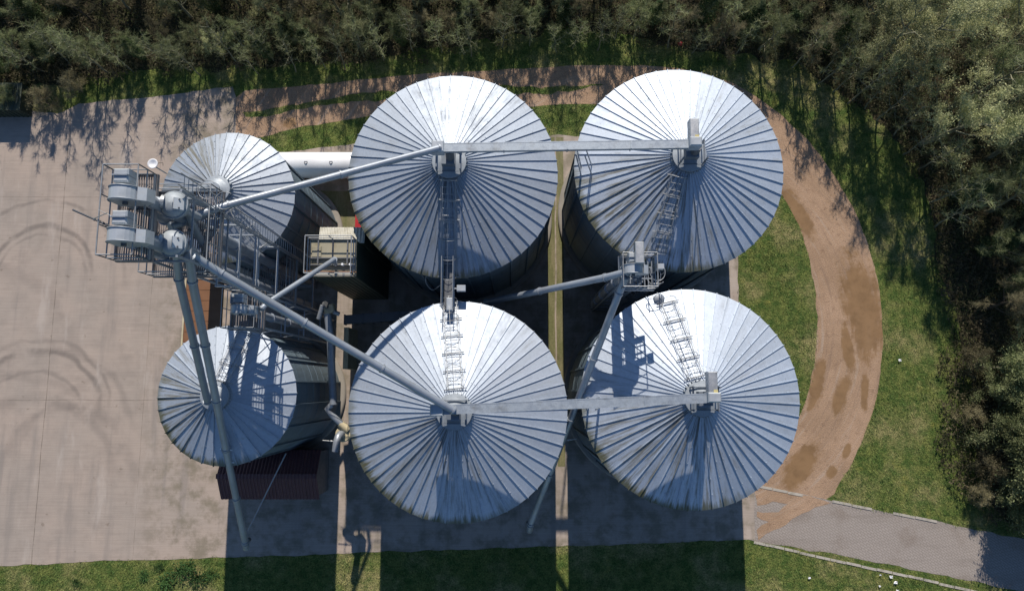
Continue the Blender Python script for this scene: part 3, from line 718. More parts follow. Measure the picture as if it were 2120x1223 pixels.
m = MB(); m.box(P(1366, 552, 12.6), .30, .22, .35); m.build('junction_box', 'box', el)
e3 = elevator(HE, 'lower bucket elevator with a tall belt guard, on the square platform between right-hand silos', 0, .22, .85, True)
m = MB(); q = P(1323, 524, 13.5); m.box(q, .38, .92, .36, bev=.03); m.build('belt_guard', 'galv', e3)
# cable loops
def cable(pts, label, r=.016, mat='galv'):
    pts = [Vector(p) for p in pts]; o = []
    for i in range(len(pts) - 1):
        p0 = pts[max(i - 1, 0)]; p1 = pts[i]; p2 = pts[i + 1]; p3 = pts[min(i + 2, len(pts) - 1)]
        for k in range(6):
            t = k / 6; o.append(.5 * ((2 * p1) + (p2 - p0) * t + (2 * p0 - 5 * p1 + 4 * p2 - p3) * t * t + (3 * p1 - p0 - 3 * p2 + p3) * t ** 3))
    o.append(pts[-1]); m = MB(); m.tube(o, r, 6); return tag(m.build('cable', mat), label, 'cable')
cable([P(905, 570, 9), P(885, 568, 8.8), P(882, 585, 8.5), P(895, 600, 8.3), P(912, 590, 9)], 'looped pale cable hanging beside the dark catwalk', .016)

# catwalk between the two left large silos
A, B = P(930, 538, 9.35), P(932, 640, 9.35); root = thing('catwalk', (A.x, (A.y + B.y) / 2, 9.2), 'dark narrow catwalk joining the roofs of two large silos', 'catwalk')
m = MB(); m.box(((A.x + B.x) / 2, (A.y + B.y) / 2, 9.32), .50, A.y - B.y, .05); m.build('deck', 'dark', root)
m = MB(); railing(m, [Vector((A.x - .27, B.y, 0)), Vector((A.x - .27, A.y, 0))], 9.34, 1.0, .9, .02, False); railing(m, [Vector((A.x + .27, B.y, 0)), Vector((A.x + .27, A.y, 0))], 9.34, 1.0, .9, .02, False); m.build('railing', 'rail', root)
m = MB(); m.box(P(955, 597, 9.6), .42, .30, .26, bev=.02); m.box(P(944, 597, 9.6), .16, .06, .06); m.build('junction_box', 'box', root)
m = MB(); m.box(P(931, 630, 9.75), .30, .62, .30, bev=.04); m.build('gearbox', 'box', root)

# ------------------------------------------------------------------ dryer
c0, c1 = P(642, 572, 9), P(738, 497, 9); root = thing('grain_dryer', ((c0.x + c1.x) / 2, (c0.y + c1.y) / 2, 0), 'tall dark green grain dryer with a stained beige flat roof', 'dryer')
cx_, cy_ = (c0.x + c1.x) / 2, (c0.y + c1.y) / 2; wx, wy = c1.x - c0.x, c1.y - c0.y
m = MB(); m.box((cx_, cy_, 4.5), wx, wy, 8.98); m.build('wall', 'green', root)
m = MB(); m.box((cx_, cy_ + .46, 9.04), wx + .06, wy - .9, .10); m.box((cx_, cy_ - wy / 2 + .42, 8.98), wx + .06, .86, .06); rf = m.build('roof', 'beige', root)
m = MB()
for q in (-.36, .0, .36): m.box((cx_ + q * wx * .9, cy_ + .3, 9.13), .07, wy * .66, .08)
m.box((cx_, cy_ - .02, 9.12), wx * .97, .06, .08); m.box((cx_, cy_ - .35, 9.1), wx, .05, .12); m.build('roof_beam', 'dark', rf)
m = MB(); m.box((cx_ - wx * .36, cy_ + .3, 9.12), .46, .55, .06, bev=.02); m.build('roof_hatch', 'beige', rf)
for i in range(3):
    m = MB(); m.tube([(cx_ + .15 + .38 * i, cy_ - .36, 9.1), (cx_ + .15 + .38 * i, cy_ - .36, 9.35)], .06, 10); m.build('vent_cap', 'white', rf)
m = MB(); railing(m, rect(cx_ - wx / 2, cy_ - wy / 2, cx_ + wx / 2, cy_ + wy / 2), 9.05, 1.0, .9, .026); m.build('railing', 'rail', root)
q0, q1 = P(660, 512, 8.3), P(752, 470, 8.3)
m = MB(); x0, x1 = q0.x, q1.x; y0, y1 = cy_ + wy / 2 + .02, q1.y
m.prism([(x0, y0, 8.15), (x0, y1, 7.97), (x0, y1, 0), (x0, y0, 0)], (x1 - x0, 0, 0)); m.build('annex', 'green', root)
m = MB(); m.prism([(x0 - .05, y0, 8.18), (x0 - .05, y1 + .05, 7.99), (x0 - .05, y1 + .05, 8.03), (x0 - .05, y0, 8.22)], (x1 - x0 + .1, 0, 0)); [m.beam((xx, y0, 8.225), (xx, y1 + .05, 8.035), .05, .04) for xx in [x0 + .17 * q for q in range(int((x1 - x0) / .17) + 1)]]; m.build('annex_roof', 'annex', root)
m = MB(); m.beam(P(628, 561, 9.2), P(738, 563, 9.2), .05, .05); m.build('rusty_bar', 'rust', root)

# ------------------------------------------------------------------ ducts & fan by the dryer
rt = pipe('air_duct', [P(678, 648, 5.4), P(684, 700, 5.2), P(690, 838, 5.0)], .20, 'long grey air duct lying between the dryer and the large silo', 'duct', 'pipe', flange=1.0, collar=1.08)
rt = thing('duct_machine', P(682, 645, 4.6), 'rusty cream fan unit at the foot of the dryer', 'fan')
m = MB(); m.box(P(683, 640, 5.4), .55, .45, .5, .3, .05); m.build('housing', 'cream', rt)
m = MB(); m.tube([P(668, 632, 5.6), P(660, 660, 5.4)], .13, 12); m.tube([P(690, 645, 5.6), P(702, 650, 5.4)], .12, 12); m.build('outlet', 'pipe', rt)
m = MB(); m.tube([P(672, 632, 5.7), P(676, 630, 5.75)], .2, 14); m.build('fan_wheel', 'dark', rt)
rt = thing('extractor_fan', P(710, 900, 3.8), 'round cream extractor fan with a bent grey outlet pipe', 'fan')
fc = P(711, 898, 4.6); m = MB(); m.lathe([(.40, -.25), (.42, -.2), (.42, .08), (.38, .12), (.001, .14)], fc, 28, False); m.box(fc + Vector((.18, .28, -.08)), .5, .26, .28, -.9); m.build('casing', 'cream', rt)
m = MB(); m.tube([fc + Vector((-.05, 0, .1)), fc + Vector((-.06, .02, .42)), fc + Vector((-.12, -.1, .62)), fc + Vector((-.18, -.35, .68)), fc + Vector((-.24, -.85, .62))], .19, 18); m.build('outlet_pipe', 'pipe', rt)
m = MB(); m.tube([P(688, 836, 5.0), P(678, 846, 4.9), P(686, 858, 4.85), P(712, 882, 4.7)], .17, 16); m.build('inlet_duct', 'pipe', rt)
m = MB(); m.tube([P(704, 876, 4.72), P(722, 890, 4.65)], .20, 16); m.build('inlet_cone', 'cream', rt)
m = MB(); m.beam((fc.x, fc.y, 0), (fc.x, fc.y, fc.z - .2), .12, .12); m.build('stand', 'steel', rt)
for (pa, pb, z, lb) in (((668, 911), (704, 914), 4.2, 'thin pale steel tie rod beside the cream extractor fan'), ((1160, 913), (1194, 908), 7.5, 'thin pale steel tie rod between the two large lower silos')):
    m = MB(); a, b = P(*pa, z), P(*pb, z); d = (b - a).normalized(); m.tube([a, b], .022, 8); m.tube([a.lerp(b, .45), a.lerp(b, .55)], .045, 8); tag(m.build('tie_rod', 'galv'), lb, 'rod')
# intake conveyor housing low between silos
m = MB(); A, B = P(715, 662, 3.0), P(900, 650, 3.0); m.beam(A, B, .5, .45); 
for q in range(6): c_ = A.lerp(B, q / 5); m.beam((c_.x, c_.y, 0), (c_.x, c_.y, 2.8), .08, .08); m.box(c_, .06, .58, .52)
tag(m.build('ground_conveyor', 'dark'), 'low dark conveyor trough in the shade beside the dryer', 'conveyor')
m = MB(); p0 = P(715, 720, 2.5); m.box((p0.x, p0.y, 1.2), .28, 2.4, 2.4); tag(m.build('partition_panel', 'cream'), 'narrow cream upright panel in the dark gap beside the dryer', 'panel')

# ------------------------------------------------------------------ white tank, shed, covers
a, b = P(520, 343, 1.0), P(775, 343, 1.0); ax = a.y; rad = .80; root = thing('gas_tank', ((a.x + b.x) / 2, ax, 0), 'long white cylindrical tank lying between the small silo and the large silo', 'tank')
m = MB(); prof = [(0, 0.001), (.1, .4), (.3, .68), (.55, .8)]; L = b.x - a.x
st_ = [(a.x + x, r_) for x, r_ in prof] + [(b.x - x, r_) for x, r_ in reversed(prof)]
vs = []; fs = []; sg = 40
for (x, r_) in st_:
    for k in range(sg): t = 2 * PI * k / sg; vs.append((x, ax + r_ * math.cos(t), 1.05 + r_ * math.sin(t)))
for i in range(len(st_) - 1):
    for k in range(sg): fs.append((i * sg + k, (i + 1) * sg + k, (i + 1) * sg + (k + 1) % sg, i * sg + (k + 1) % sg))
m.add(vs, fs, True); m.build('shell', 'white', root)
for px in (633, 685):
    q = P(px, 336, 1.85); m = MB(); m.tube([q + Vector((.09 * math.cos(t), .09 * math.sin(t), 0)) for t in [PI + PI * k / 8 for k in range(9)]] + [q + Vector((.09, .05, 0)), q + Vector((-.09, .05, 0)), q + Vector((-.09, 0, 0))], .02, 6); m.build('lifting_lug', 'dark', root)
for x in (a.x + 1.2, b.x - 1.2):
    m = MB(); m.box((x, ax, .22), .3, 1.3, .42); m.build('saddle', 'conc', root)

s0, s1 = P(457, 1033, 2.4), P(664, 945, 2.4); yr = P(0, 985, 3.1).y; root = thing('shed', ((s0.x + s1.x) / 2, yr, 0), 'low maroon shed with a ribbed pitched roof under the small silo', 'shed')
yn = yr + (yr - s0.y)
m = MB(); m.prism([(s0.x + .15, s0.y + .15, 0), (s0.x + .15, s0.y + .15, 2.34), (s0.x + .15, yr, 3.02), (s0.x + .15, yn - .15, 2.34), (s0.x + .15, yn - .15, 0)], (s1.x - s0.x - .3, 0, 0)); m.build('wall', 'dark', root)
m = MB(); h = .05; m.prism([(s0.x, s0.y, 2.32), (s0.x, yr, 3.1), (s0.x, yn, 2.32), (s0.x, yn, 2.32 + h), (s0.x, yr, 3.1 + h), (s0.x, s0.y, 2.32 + h)], (s1.x - s0.x, 0, 0))
x = s0.x + .1
while x < s1.x - .05:
    m.beam((x, s0.y - .005, 2.32 + h + .012), (x, yr, 3.1 + h + .012), .05, .035); m.beam((x, yn, 2.32 + h + .012), (x, yr, 3.1 + h + .012), .05, .035); x += .19
rf = m.build('roof', 'maroon', root)
m = MB(); m.beam((s0.x - .01, yr, 3.1 + h + .03), (s1.x + .01, yr, 3.1 + h + .03), .26, .06); m.build('ridge_cap', 'maroon', rf)

u0, u1 = P(378, 722, 3.0), P(464, 578, 3.0); root = thing('intake_shelter', ((u0.x + u1.x) / 2, (u0.y + u1.y) / 2, 0), 'flat rust-brown shelter roof below the tall elevator spouts', 'shelter')
m = MB(); m.box(((u0.x + u1.x) / 2, (u0.y + u1.y) / 2, 2.97), u1.x - u0.x, u1.y - u0.y, .10)
y = u0.y + .4
while y < u1.y: m.box(((u0.x + u1.x) / 2, y, 3.025), u1.x - u0.x - .1, .03, .02); y += .6
m.build('roof', 'rust', root)
m = MB(); m.box((u0.x - .04, (u0.y + u1.y) / 2, 2.99), .09, u1.y - u0.y, .16); m.build('gutter', 'cream', root)
m = MB()
for x in (u0.x + .15, u1.x - .15):
    for yy in (u0.y + .15, u1.y - .15): m.beam((x, yy, 0), (x, yy, 2.9), .12, .12)
m.build('post', 'dark', root)
# small red cover next to the annex
c_ = P(744, 455, 1.5); m = MB(); m.prism([(c_.x - .35, c_.y - .7, 1.1), (c_.x + .45, c_.y - .7, 1.5), (c_.x + .45, c_.y - .7, 0), (c_.x - .35, c_.y - .7, 0)], (0, 1.4, 0)); m.box((c_.x + .05, c_.y + .72, .7), .7, .03, 1.1)
tag(m.build('machine_cover', 'red'), 'small red sheet-metal cover peeping out beside the large silo roof', 'cover')

# dark-roofed container at the left frame edge
c_ = P(-60, 212, 1.1); root = thing('container', (c_.x, c_.y, 0), 'dark green container standing at the yard edge under the trees', 'container')
m = MB(); x1 = P(42, 212, 1.1).x; x0 = x1 - 6; y0, y1 = P(0, 228, 1.1).y, P(0, 198, 1.1).y + .8; m.box(((x0 + x1) / 2, (y0 + y1) / 2, .54), x1 - x0, y1 - y0, 1.08); x = x0 + .1
while x < x1: m.box((x, y0 - .02, .54), .12, .04, 1.0); x += .3
m.build('body', 'green', root)
m = MB(); m.box(((x0 + x1) / 2, (y0 + y1) / 2, 1.11), x1 - x0 + .06, y1 - y0 + .06, .05); m.build('roof', 'green', root)

# ball and litter
p = P(1408, 91, .15); m = MB(); m.lathe([(.15 * math.sin(PI * k / 12) + .0005, -.15 * math.cos(PI * k / 12)) for k in range(13)], p, 20); tag(m.build('ball', 'red'), 'small red ball lying in the shaded grass by the wood', 'ball')
for i, (px, py, s_) in enumerate(((1675, 1195, .16), (1822, 1189, .12), (1844, 1193, .2), (1853, 1205, .22), (1821, 1212, .12), (1858, 1222, .2), (1862, 745, .2))):
    p = P(px, py, .06); m = MB(); rnd = random.Random(i); n = 5
    m.add([p + Vector(((u - 2) * s_ * .22 + rnd.uniform(-.02, .02), (v - 2) * s_ * .18 + rnd.uniform(-.02, .02), .03 + rnd.uniform(0, .05))) for v in range(n) for u in range(n)], [(v * n + u, v * n + u + 1, (v + 1) * n + u + 1, (v + 1) * n + u) for v in range(n - 1) for u in range(n - 1)])
    if i < 6: tag(m.build('litter', 'white'), 'crumpled white paper scrap in the grass below the long kerb', 'litter', 'paper scraps below the road kerb')
    else: tag(m.build('litter', 'white'), 'lone white paper scrap in the grass beyond the dirt track', 'litter')

# ------------------------------------------------------------------ trees
def rdir(r, up=0.0):
    while True:
        v = Vector((r.uniform(-1, 1), r.uniform(-1, 1), r.uniform(-1, 1)))
        if .05 < v.length < 1: v.normalize(); v.z += up; return v.normalized()
def grow(seed, h, spread, limbs, subs, twigs, leaves, leaf, tw=.02, ivy=0, low=.22, tl=.55, fat=1.0):
    r = random.Random(seed); t = MB(); c = MB()
    pts = [Vector((0, 0, 0))]; lean = Vector((r.uniform(-.1, .1), r.uniform(-.1, .1), 0))
    n = 7
    for i in range(1, n + 1): pts.append(pts[-1] + Vector((lean.x + r.uniform(-.09, .09), lean.y + r.uniform(-.09, .09), 1)) * (h * .86 / n))
    t.tube(pts, (h * .018 + .03) * fat, 7, True, .02 * fat)
    tips = []
    def branch(a, d, L, rad, depth):
        q = [a]; seg = 4
        for i in range(seg):
            d = (d + rdir(r) * .28 + Vector((0, 0, .10))).normalized(); q.append(q[-1] + d * (L / seg))
        t.tube(q, rad, 5 if depth else 6, False, max(.007, rad * .3))
        return q
    for li in range(limbs):
        f = low + (1 - low) * ((li + r.random()) / limbs); k = min(n - 1, int(f * n)); a = pts[k].lerp(pts[k + 1], f * n - k if k < n else 1)
        an = li * 2.4 + r.uniform(-.5, .5); el = r.uniform(.15, .6) + f * .5
        d = Vector((math.cos(an) * math.cos(el), math.sin(an) * math.cos(el), math.sin(el)))
        L = spread * r.uniform(.75, 1.15) * (1.15 - .55 * f)
        q = branch(a, d, L, (.028 + .012 * h * .4 * (1 - f * .6)) * fat, 0)
        for si in range(subs):
            u = r.uniform(.25, 1); k2 = min(3, int(u * 4)); b = q[k2].lerp(q[k2 + 1], u * 4 - k2)
            d2 = ((q[k2 + 1] - q[k2]).normalized() + rdir(r, .35) * .95).normalized()
            q2 = branch(b, d2, L * r.uniform(.22, .45), .018 * fat, 1); tips.append(q2)
    vs, fs = [], []
    for q2 in tips:
        for _ in range(twigs):
            u = r.uniform(.1, .999) * 4; k = int(u); b = q2[k].lerp(q2[k + 1], u - k)
            d = ((q2[k + 1] - q2[k]).normalized() * .7 + rdir(r, .2)).normalized(); L = tl * r.uniform(.5, 1.3); w = d.cross(rdir(r)).normalized() * tw * r.uniform(.6, 1.2)
            mid = b + d * L * .5 + rdir(r) * L * .1; e = mid + (d + rdir(r) * .5).normalized() * L * .5
            o = len(vs); vs += [b - w, b + w, mid + w * .7, mid - w * .7, e]; fs += [(o, o + 1, o + 2, o + 3), (o + 3, o + 2, o + 4)]
            for _ in range(leaves):
                p = b.lerp(e, r.uniform(.3, 1.05)) + rdir(r) * .10; s = leaf * r.uniform(.5, 1.25); x = rdir(r, .5); y = x.cross(rdir(r)).normalized()
                o = len(vs); vs += [p - x * s, p + y * s * .6, p + x * s, p - y * s * .6]; fs += [(o, o + 1, o + 2, o + 3)]
    c.add(vs, fs)
    if ivy:
        vs, fs = [], []
        for _ in range(ivy):
            f = r.random() ** .8 * .95; k = min(n - 1, int(f * n)); a = pts[k].lerp(pts[k + 1], f * n - k); rad = (.35 + .95 * math.sin(PI * min(1, f * 1.05))) * spread * .36 * (.75 + .5 * noise.noise(Vector((a.z * 1.3, seed, 0))))
            an = r.uniform(0, 2 * PI); rr = rad * (r.random() ** .4) * (1 + .45 * noise.noise(Vector((math.cos(an) * 1.5, math.sin(an) * 1.5 + seed, a.z * .9)))); p = a + Vector((math.cos(an) * rr, math.sin(an) * rr, r.uniform(-.3, .3)))
            s = r.uniform(.05, .11); x = rdir(r, .3); y = x.cross(rdir(r)).normalized(); o = len(vs)
            vs += [p - x * s, p + y * s * .8, p + x * s, p - y * s * .8]; fs += [(o, o + 1, o + 2, o + 3)]
        i_ = MB(); i_.add(vs, fs)
    else: i_ = None
    return t, c, i_
KIND = {}
def kind(key, nm_mats, variants):
    KIND[key] = []
    for kw in variants:
        t, c, i_ = grow(**kw); L = [('trunk', t.mesh('trunk', nm_mats[0])), ('crown', c.mesh('crown', nm_mats[1]))]
        if i_: L.append(('ivy', i_.mesh('ivy', 'f_ivy')))
        KIND[key].append(L)
kind('bare', ('bark', 'f_olive'), [dict(seed=s, h=9, spread=3.3, limbs=13, subs=9, twigs=24, leaves=2, leaf=.032, tw=.015) for s in (1, 2, 3)])
kind('ivy', ('bark', 'f_olive'), [dict(seed=s, h=8.5, spread=3.0, limbs=11, subs=8, twigs=28, leaves=1, leaf=.04, tw=.013, ivy=3400) for s in (11, 12, 13)])
kind('pale', ('bark', 'f_pale'), [dict(seed=s, h=9.5, spread=3.5, limbs=13, subs=9, twigs=26, leaves=3, leaf=.055, tw=.013) for s in (21, 22)])
kind('brown', ('barkd', 'f_brown'), [dict(seed=s, h=8, spread=3.0, limbs=13, subs=9, twigs=36, leaves=0, leaf=.05, tw=.012) for s in (31, 32)])
kind('shrub', ('barkd', 'f_brown'), [dict(seed=s, h=2.6, spread=1.7, limbs=14, subs=6, twigs=24, leaves=1, leaf=.05, tw=.012, low=.02, tl=.5) for s in (41, 42)])
kind('gshrub', ('bark', 'f_olive'), [dict(seed=s, h=3.4, spread=2.1, limbs=14, subs=7, twigs=26, leaves=3, leaf=.05, tw=.012, low=.02, tl=.5) for s in (51, 52)])
kind('sapling', ('bark', 'f_olive'), [dict(seed=s, h=5.2, spread=.95, limbs=15, subs=4, twigs=7, leaves=0, leaf=.04, tw=.010, low=.3, tl=.4, fat=.38) for s in (61, 62, 63)])
tr = random.Random(5)
def tree(key, px, py, s, label, group=None, name='tree', cat='tree'):
    p = P(px, py); root = thing(name, (p.x, p.y, 0), label, cat, group); root.rotation_euler.z = tr.uniform(0, 6.28); root.scale = (s * 1.15, s * 1.15, s * tr.uniform(.9, 1.08))
    for nm, me in tr.choice(KIND[key]): inst(me, nm, root)
    return root
TOP = {'bare': ('bare olive-twigged tree in the dark wood along the top edge', 'bare trees in the top wood'),
       'ivy': ('ivy-clad dark green tree in the wood along the top edge', 'ivy-clad trees in the top wood'),
       'brown': ('brown bare-twigged tree in the wood along the top edge', 'brown trees in the top wood'),
       'pale': ('pale leafing tree in the wood along the top edge', 'pale trees in the top wood')}
row1 = [(-80, 175, 'ivy'), (20, 150, 'ivy'), (110, 128, 'ivy'), (205, 135, 'bare'), (300, 122, 'ivy'), (385, 128, 'bare'), (470, 116, 'pale'), (560, 122, 'ivy'), (650, 108, 'ivy'), (745, 104, 'pale'), (835, 92, 'ivy'), (930, 80, 'brown'), (1020, 70, 'brown'), (1105, 60, 'ivy'), (1200, 45, 'brown'), (1300, 62, 'bare'), (1395, 78, 'brown'), (1490, 100, 'brown'), (1570, 105, 'bare'), (1650, 120, 'brown')]
row1 = [(x, y, k, tr.uniform(.36, .48)) for x, y, k in row1] + [(x + 45 + tr.uniform(-12, 12), y - 18 + tr.uniform(-14, 14), tr.choice(['bare', 'bare', 'ivy', 'brown']), tr.uniform(.38, .50)) for x, y, k in row1]
for x, y, k, s in row1:
    if x < 520: s *= .78
    elif x < 1350: s *= .85
    elif x > 1350: s *= 1.15
    tree(k, x, y, s, *TOP[k])
for i in range(40):
    k = tr.choice(['ivy', 'bare', 'bare', 'brown', 'ivy', 'pale']); tree(k, -140 + i * 49 + tr.uniform(-20, 20), 25 + tr.uniform(-28, 22) - (30 if i > 20 else 0), tr.uniform(.42, .56) * (.9 if i < 13 else 1), *TOP[k])
for i in range(26):
    k = tr.choice(['ivy', 'bare', 'ivy', 'bare', 'brown']); tree(k, -140 + i * 74 + tr.uniform(-22, 22), -40 + tr.uniform(-18, 18), tr.uniform(.42, .54), *TOP[k])
RT = [('pale', 1775, 160, .84, 'pale leafing tree overhanging the grass at the top right corner of the track'),
      ('pale', 1850, 130, .84, 'tall pale green tree behind the pale leafing tree at the top right'),
      ('pale', 1905, 300, .82, 'tree with pale yellow tips leaning over the dark grass at the right'),
      ('bare', 1965, 225, .86, 'large olive-green tree behind the tree with yellow tips'),
      ('ivy', 1975, 410, .62, 'dark ivy-covered tree below the tree with yellow tips'),
      ('bare', 2040, 330, .78, 'broad olive tree at the right edge, beside the ivy-covered tree'),
      ('ivy', 2020, 520, .55, 'dark tree at the right, level with the brown puddle in the track'),
      ('brown', 2040, 640, .5, 'brown bare tree at the right, halfway down the edge')]
for k, x, y, s, lb in RT: tree(k, x, y, s, lb, 'trees at the right side')
for (x, y, k, s) in ((2000, 130, 'pale', .72), (2080, 220, 'bare', .7), (1930, 70, 'pale', .66), (2110, 440, 'ivy', .62), (2100, 560, 'bare', .6), (2120, 680, 'ivy', .55), (1850, 45, 'bare', .6), (2090, 90, 'pale', .66), (2160, 330, 'bare', .68), (2160, 800, 'bare', .55), (1770, 50, 'pale', .58), (2010, 30, 'bare', .6), (2150, 150, 'pale', .66), (2040, 440, 'bare', .62), (2080, 370, 'ivy', .62), (2170, 520, 'bare', .6), (2070, 600, 'ivy', .48)):
    tree(k, x, y, s, 'tall twiggy tree deep in the wood at the right edge', 'trees deep in the right wood')
for i, (x, y, k, s) in enumerate(((1995, 745, 'shrub', .6), (2035, 800, 'gshrub', .7), (2060, 880, 'gshrub', .85), (1990, 860, 'shrub', .5), (2070, 930, 'gshrub', 1.25), (2025, 955, 'shrub', .65), (2100, 1000, 'gshrub', 1.3), (2090, 830, 'gshrub', 1.2), (2140, 900, 'gshrub', 1.3), (2070, 1025, 'gshrub', .75), (2010, 1015, 'shrub', .5), (2150, 1050, 'gshrub', 1.3), (2060, 760, 'gshrub', 1.0))):
    tree(k, x, y, s, 'straggly brown shrub on the bank above the paved road' if k == 'shrub' else 'greyish green shrub on the bank above the paved road', 'brown shrubs on the bank' if k == 'shrub' else 'green shrubs on the bank', 'shrub', 'shrub')
tree('shrub', 108, 222, .62, 'dark brown bush spilling onto the yard edge near the container', None, 'shrub', 'shrub')
tree('gshrub', 45, 212, .5, 'low green bush right beside the dark green container', None, 'shrub', 'shrub')
tree('shrub', 170, 190, .55, 'low brown bush in the verge above the yard, next to the dark bush', None, 'shrub', 'shrub')

# undergrowth below the trees (one mass nobody could count)
sr = random.Random(17)
for i in range(34):
    x = -40 + i * 47 + sr.uniform(-18, 18); y = 150 - max(0, x - 500) * .07 + (max(0, x - 1250) * .13) + sr.uniform(-22, 8)
    tree('sapling', x, y, sr.uniform(.7, 1.05), 'thin bare sapling at the front edge of the top wood', 'saplings along the top wood edge')
for x, y in ((1690, 175), (1725, 190), (1755, 215), (1790, 225), (1815, 250), (1850, 280), (1870, 320), (1900, 350), (1925, 420), (1935, 470), (1700, 150), (1640, 140)):
    tree('sapling', x, y, sr.uniform(.9, 1.3), 'thin bare sapling where the grass meets the right-hand wood', 'saplings along the right wood edge')
UG = [P(*p) for p in ((-500, 250), (-100, 220), (60, 190), (200, 168), (330, 150), (520, 143), (700, 138), (850, 118), (980, 100), (1180, 62), (1300, 85), (1420, 112), (1540, 116), (1640, 135), (1740, 190), (1830, 262), (1895, 340), (1930, 450), (1945, 560), (1962, 700), (1945, 800), (1930, 900), (1960, 1000), (2060, 1085), (2300, 1140), (2700, 900), (2700, -700), (-500, -700))]
def scatter_twigs(n, area, name, mat, xr, yr, hmax, rnd):
    vs, fs = [], []; k = 0
    while k < n:
        p = P(rnd.uniform(*xr), rnd.uniform(*yr))
        if not inside(p.x + noise.noise(p * .7) * 1.0, p.y + noise.noise(p * .7 + Vector((9, 0, 0))) * 1.0, area): continue
        k += 1; b = p + Vector((0, 0, rnd.uniform(0, hmax) * max(.15, .6 + noise.noise(p * .35))))
        if rnd.random() < .55:
            d = rdir(rnd, .5); L = rnd.uniform(.4, 1.1); w = d.cross(rdir(rnd)).normalized() * .012; m_ = b + d * L * .5 + Vector((0, 0, .1)); e = m_ + (d + rdir(rnd) * .6 - Vector((0, 0, .3))).normalized() * L * .5
            o = len(vs); vs += [b - w, b + w, m_ + w * .7, m_ - w * .7, e]; fs += [(o, o + 1, o + 2, o + 3), (o + 3, o + 2, o + 4)]
        else:
            for _ in range(3):
                q = b + rdir(rnd) * .15; s = rnd.uniform(.04, .09); x = rdir(rnd, .3); y = x.cross(rdir(rnd)).normalized(); o = len(vs)
                vs += [q - x * s, q + y * s * .8, q + x * s, q - y * s * .8]; fs += [(o, o + 1, o + 2, o + 3)]
    m = MB(); m.add(vs, fs); o = m.build(name, mat, local=True); o['kind'] = 'stuff'; o['label'] = 'tangled brambles and undergrowth below the trees'; o['category'] = 'undergrowth'
scatter_twigs(60000, UG, 'undergrowth', 'f_under', (-160, 2280), (-180, 1160), .9, random.Random(3))

# grass tufts
rg = random.Random(9); vs, fs = [], []
xs = [(min(p.x for p in q), max(p.x for p in q), min(p.y for p in q), max(p.y for p in q)) for q in (yard_p, track_p, road_p)]
def hard(x, y):
    if inside(x, y, med_p): return noise.noise(Vector((x * .6, y * .6, 0))) < -.25
    for q, bb in zip((yard_p, track_p, road_p), xs):
        if bb[0] <= x <= bb[1] and bb[2] <= y <= bb[3] and inside(x, y, q): return True
    return False
n = 0
while n < 95000:
    p = P(rg.uniform(-60, 2180), rg.uniform(-40, 1270)); e = rg.uniform(0, .13); an = rg.uniform(0, 6.28)
    if hard(p.x + e * math.cos(an), p.y + e * math.sin(an)) and hard(p.x, p.y): continue
    if hard(p.x, p.y) and rg.random() < .6: continue
    if inside(p.x, p.y, UG) and rg.random() < .7: continue
    n += 1
    cl = .6 + 1.1 * max(0, noise.noise(Vector((p.x * .45, p.y * .45, 2))) + .3)
    for _ in range(2):
        d = rdir(rg, .55); d.z = abs(d.z); L = rg.uniform(.07, .2) * cl; w = Vector((-d.y, d.x, 0)).normalized() * .012 if abs(d.z) < .99 else Vector((.012, 0, 0)); b = p + Vector((rg.uniform(-.05, .05), rg.uniform(-.05, .05), 0))
        o = len(vs); vs += [b - w, b + w, b + d * L]; fs.append((o, o + 1, o + 2))
m = MB(); m.add(vs, fs); o = m.build('grass', 'blade', local=True); o['kind'] = 'stuff'; o['label'] = 'rough meadow grass around the yard and track'; o['category'] = 'grass'

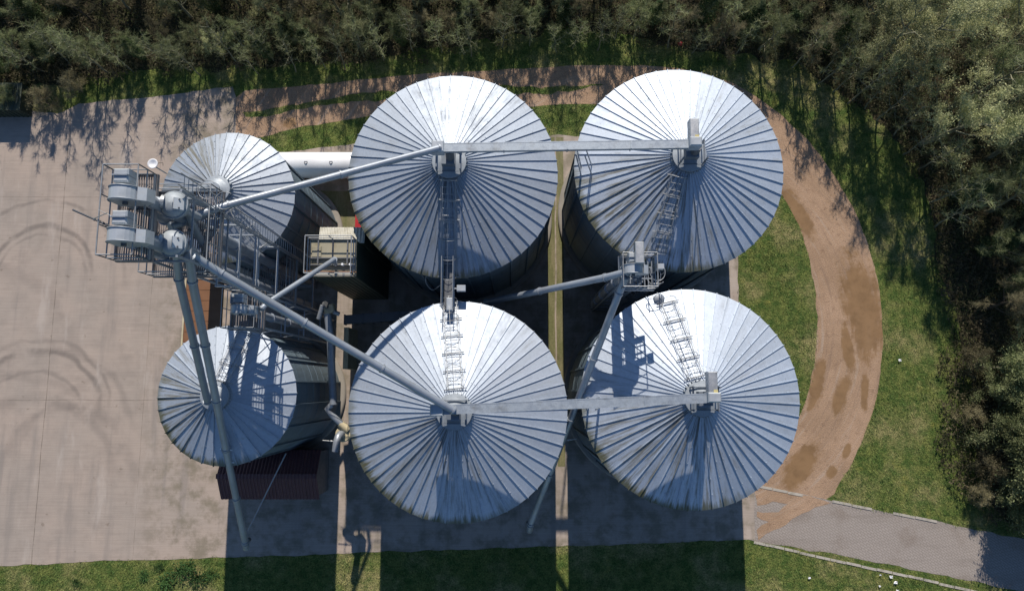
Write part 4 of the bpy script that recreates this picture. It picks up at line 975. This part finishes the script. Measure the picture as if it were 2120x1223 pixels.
# broad-leaved weeds at the bottom left
def weed(seed):
    r = random.Random(seed); m = MB()
    for i in range(70):
        an = r.uniform(0, 6.28); rr = .55 * r.random() ** .6; p = Vector((rr * math.cos(an), rr * math.sin(an), .1 + .35 * (1 - rr) * r.random())); d = Vector((math.cos(an + r.uniform(-.6, .6)), math.sin(an + r.uniform(-.6, .6)), r.uniform(-.2, .5))).normalized(); s = r.uniform(.09, .17); y = d.cross(Vector((0, 0, 1))).normalized()
        yy = y * .012; m.add([Vector((0, 0, 0)) + yy, p + yy, p - yy, Vector((0, 0, 0)) - yy], [(0, 1, 2, 3)])
        m.add([p, p + d * s * .5 + y * s * .35, p + d * s * 1.1 - Vector((0, 0, .03)), p + d * s * .5 - y * s * .35, p + d * s * .5 + Vector((0, 0, .03))], [(0, 1, 4), (1, 2, 4), (2, 3, 4), (3, 0, 4)])
    return m.mesh('weed_plant', 'f_weed')
wm = [weed(1), weed(2), weed(3)]
for i, (px, py, s) in enumerate(((372, 1182, 1.0), (410, 1196, 1.0), (345, 1204, .9), (440, 1188, .7), (392, 1172, .8), (300, 1190, .6), (330, 1172, .5), (160, 1205, .5))):
    q = P(px, py); o = inst(wm[i % 3], 'weed_plant', None, (q.x, q.y, 0)); o.rotation_euler.z = i; o.scale = (s, s, s); tag(o, 'broad-leaved green weed in the grass below the left yard edge', 'weed', 'broad-leaved weeds at the yard edge')

# ------------------------------------------------------------------ light
EL = 33.5
W = bpy.data.worlds.new('World'); sc.world = W; W.use_nodes = True; nt = W.node_tree
sky = nt.nodes.new('ShaderNodeTexSky'); sky.sky_type = 'NISHITA'; sky.sun_disc = False; sky.sun_elevation = R(EL); sky.sun_rotation = R(0); sky.air_density = 1.0; sky.dust_density = .05; sky.ozone_density = 5.0
nt.links.new(sky.outputs[0], nt.nodes['Background'].inputs[0]); nt.nodes['Background'].inputs[1].default_value = .088
sd = bpy.data.lights.new('sun', 'SUN'); sd.energy = 5.0; sd.angle = R(.53); sd.color = (1, .90, .78)
so = bpy.data.objects.new('sun', sd); C.objects.link(so); so.rotation_euler = (-R(90 - EL), 0, 0); so.location = (0, 40, 60)
sc.view_settings.view_transform = 'Standard'; sc.view_settings.look = 'None'; sc.view_settings.exposure = 0.17; sc.view_settings.gamma = 1
sc.cycles.max_bounces = 6
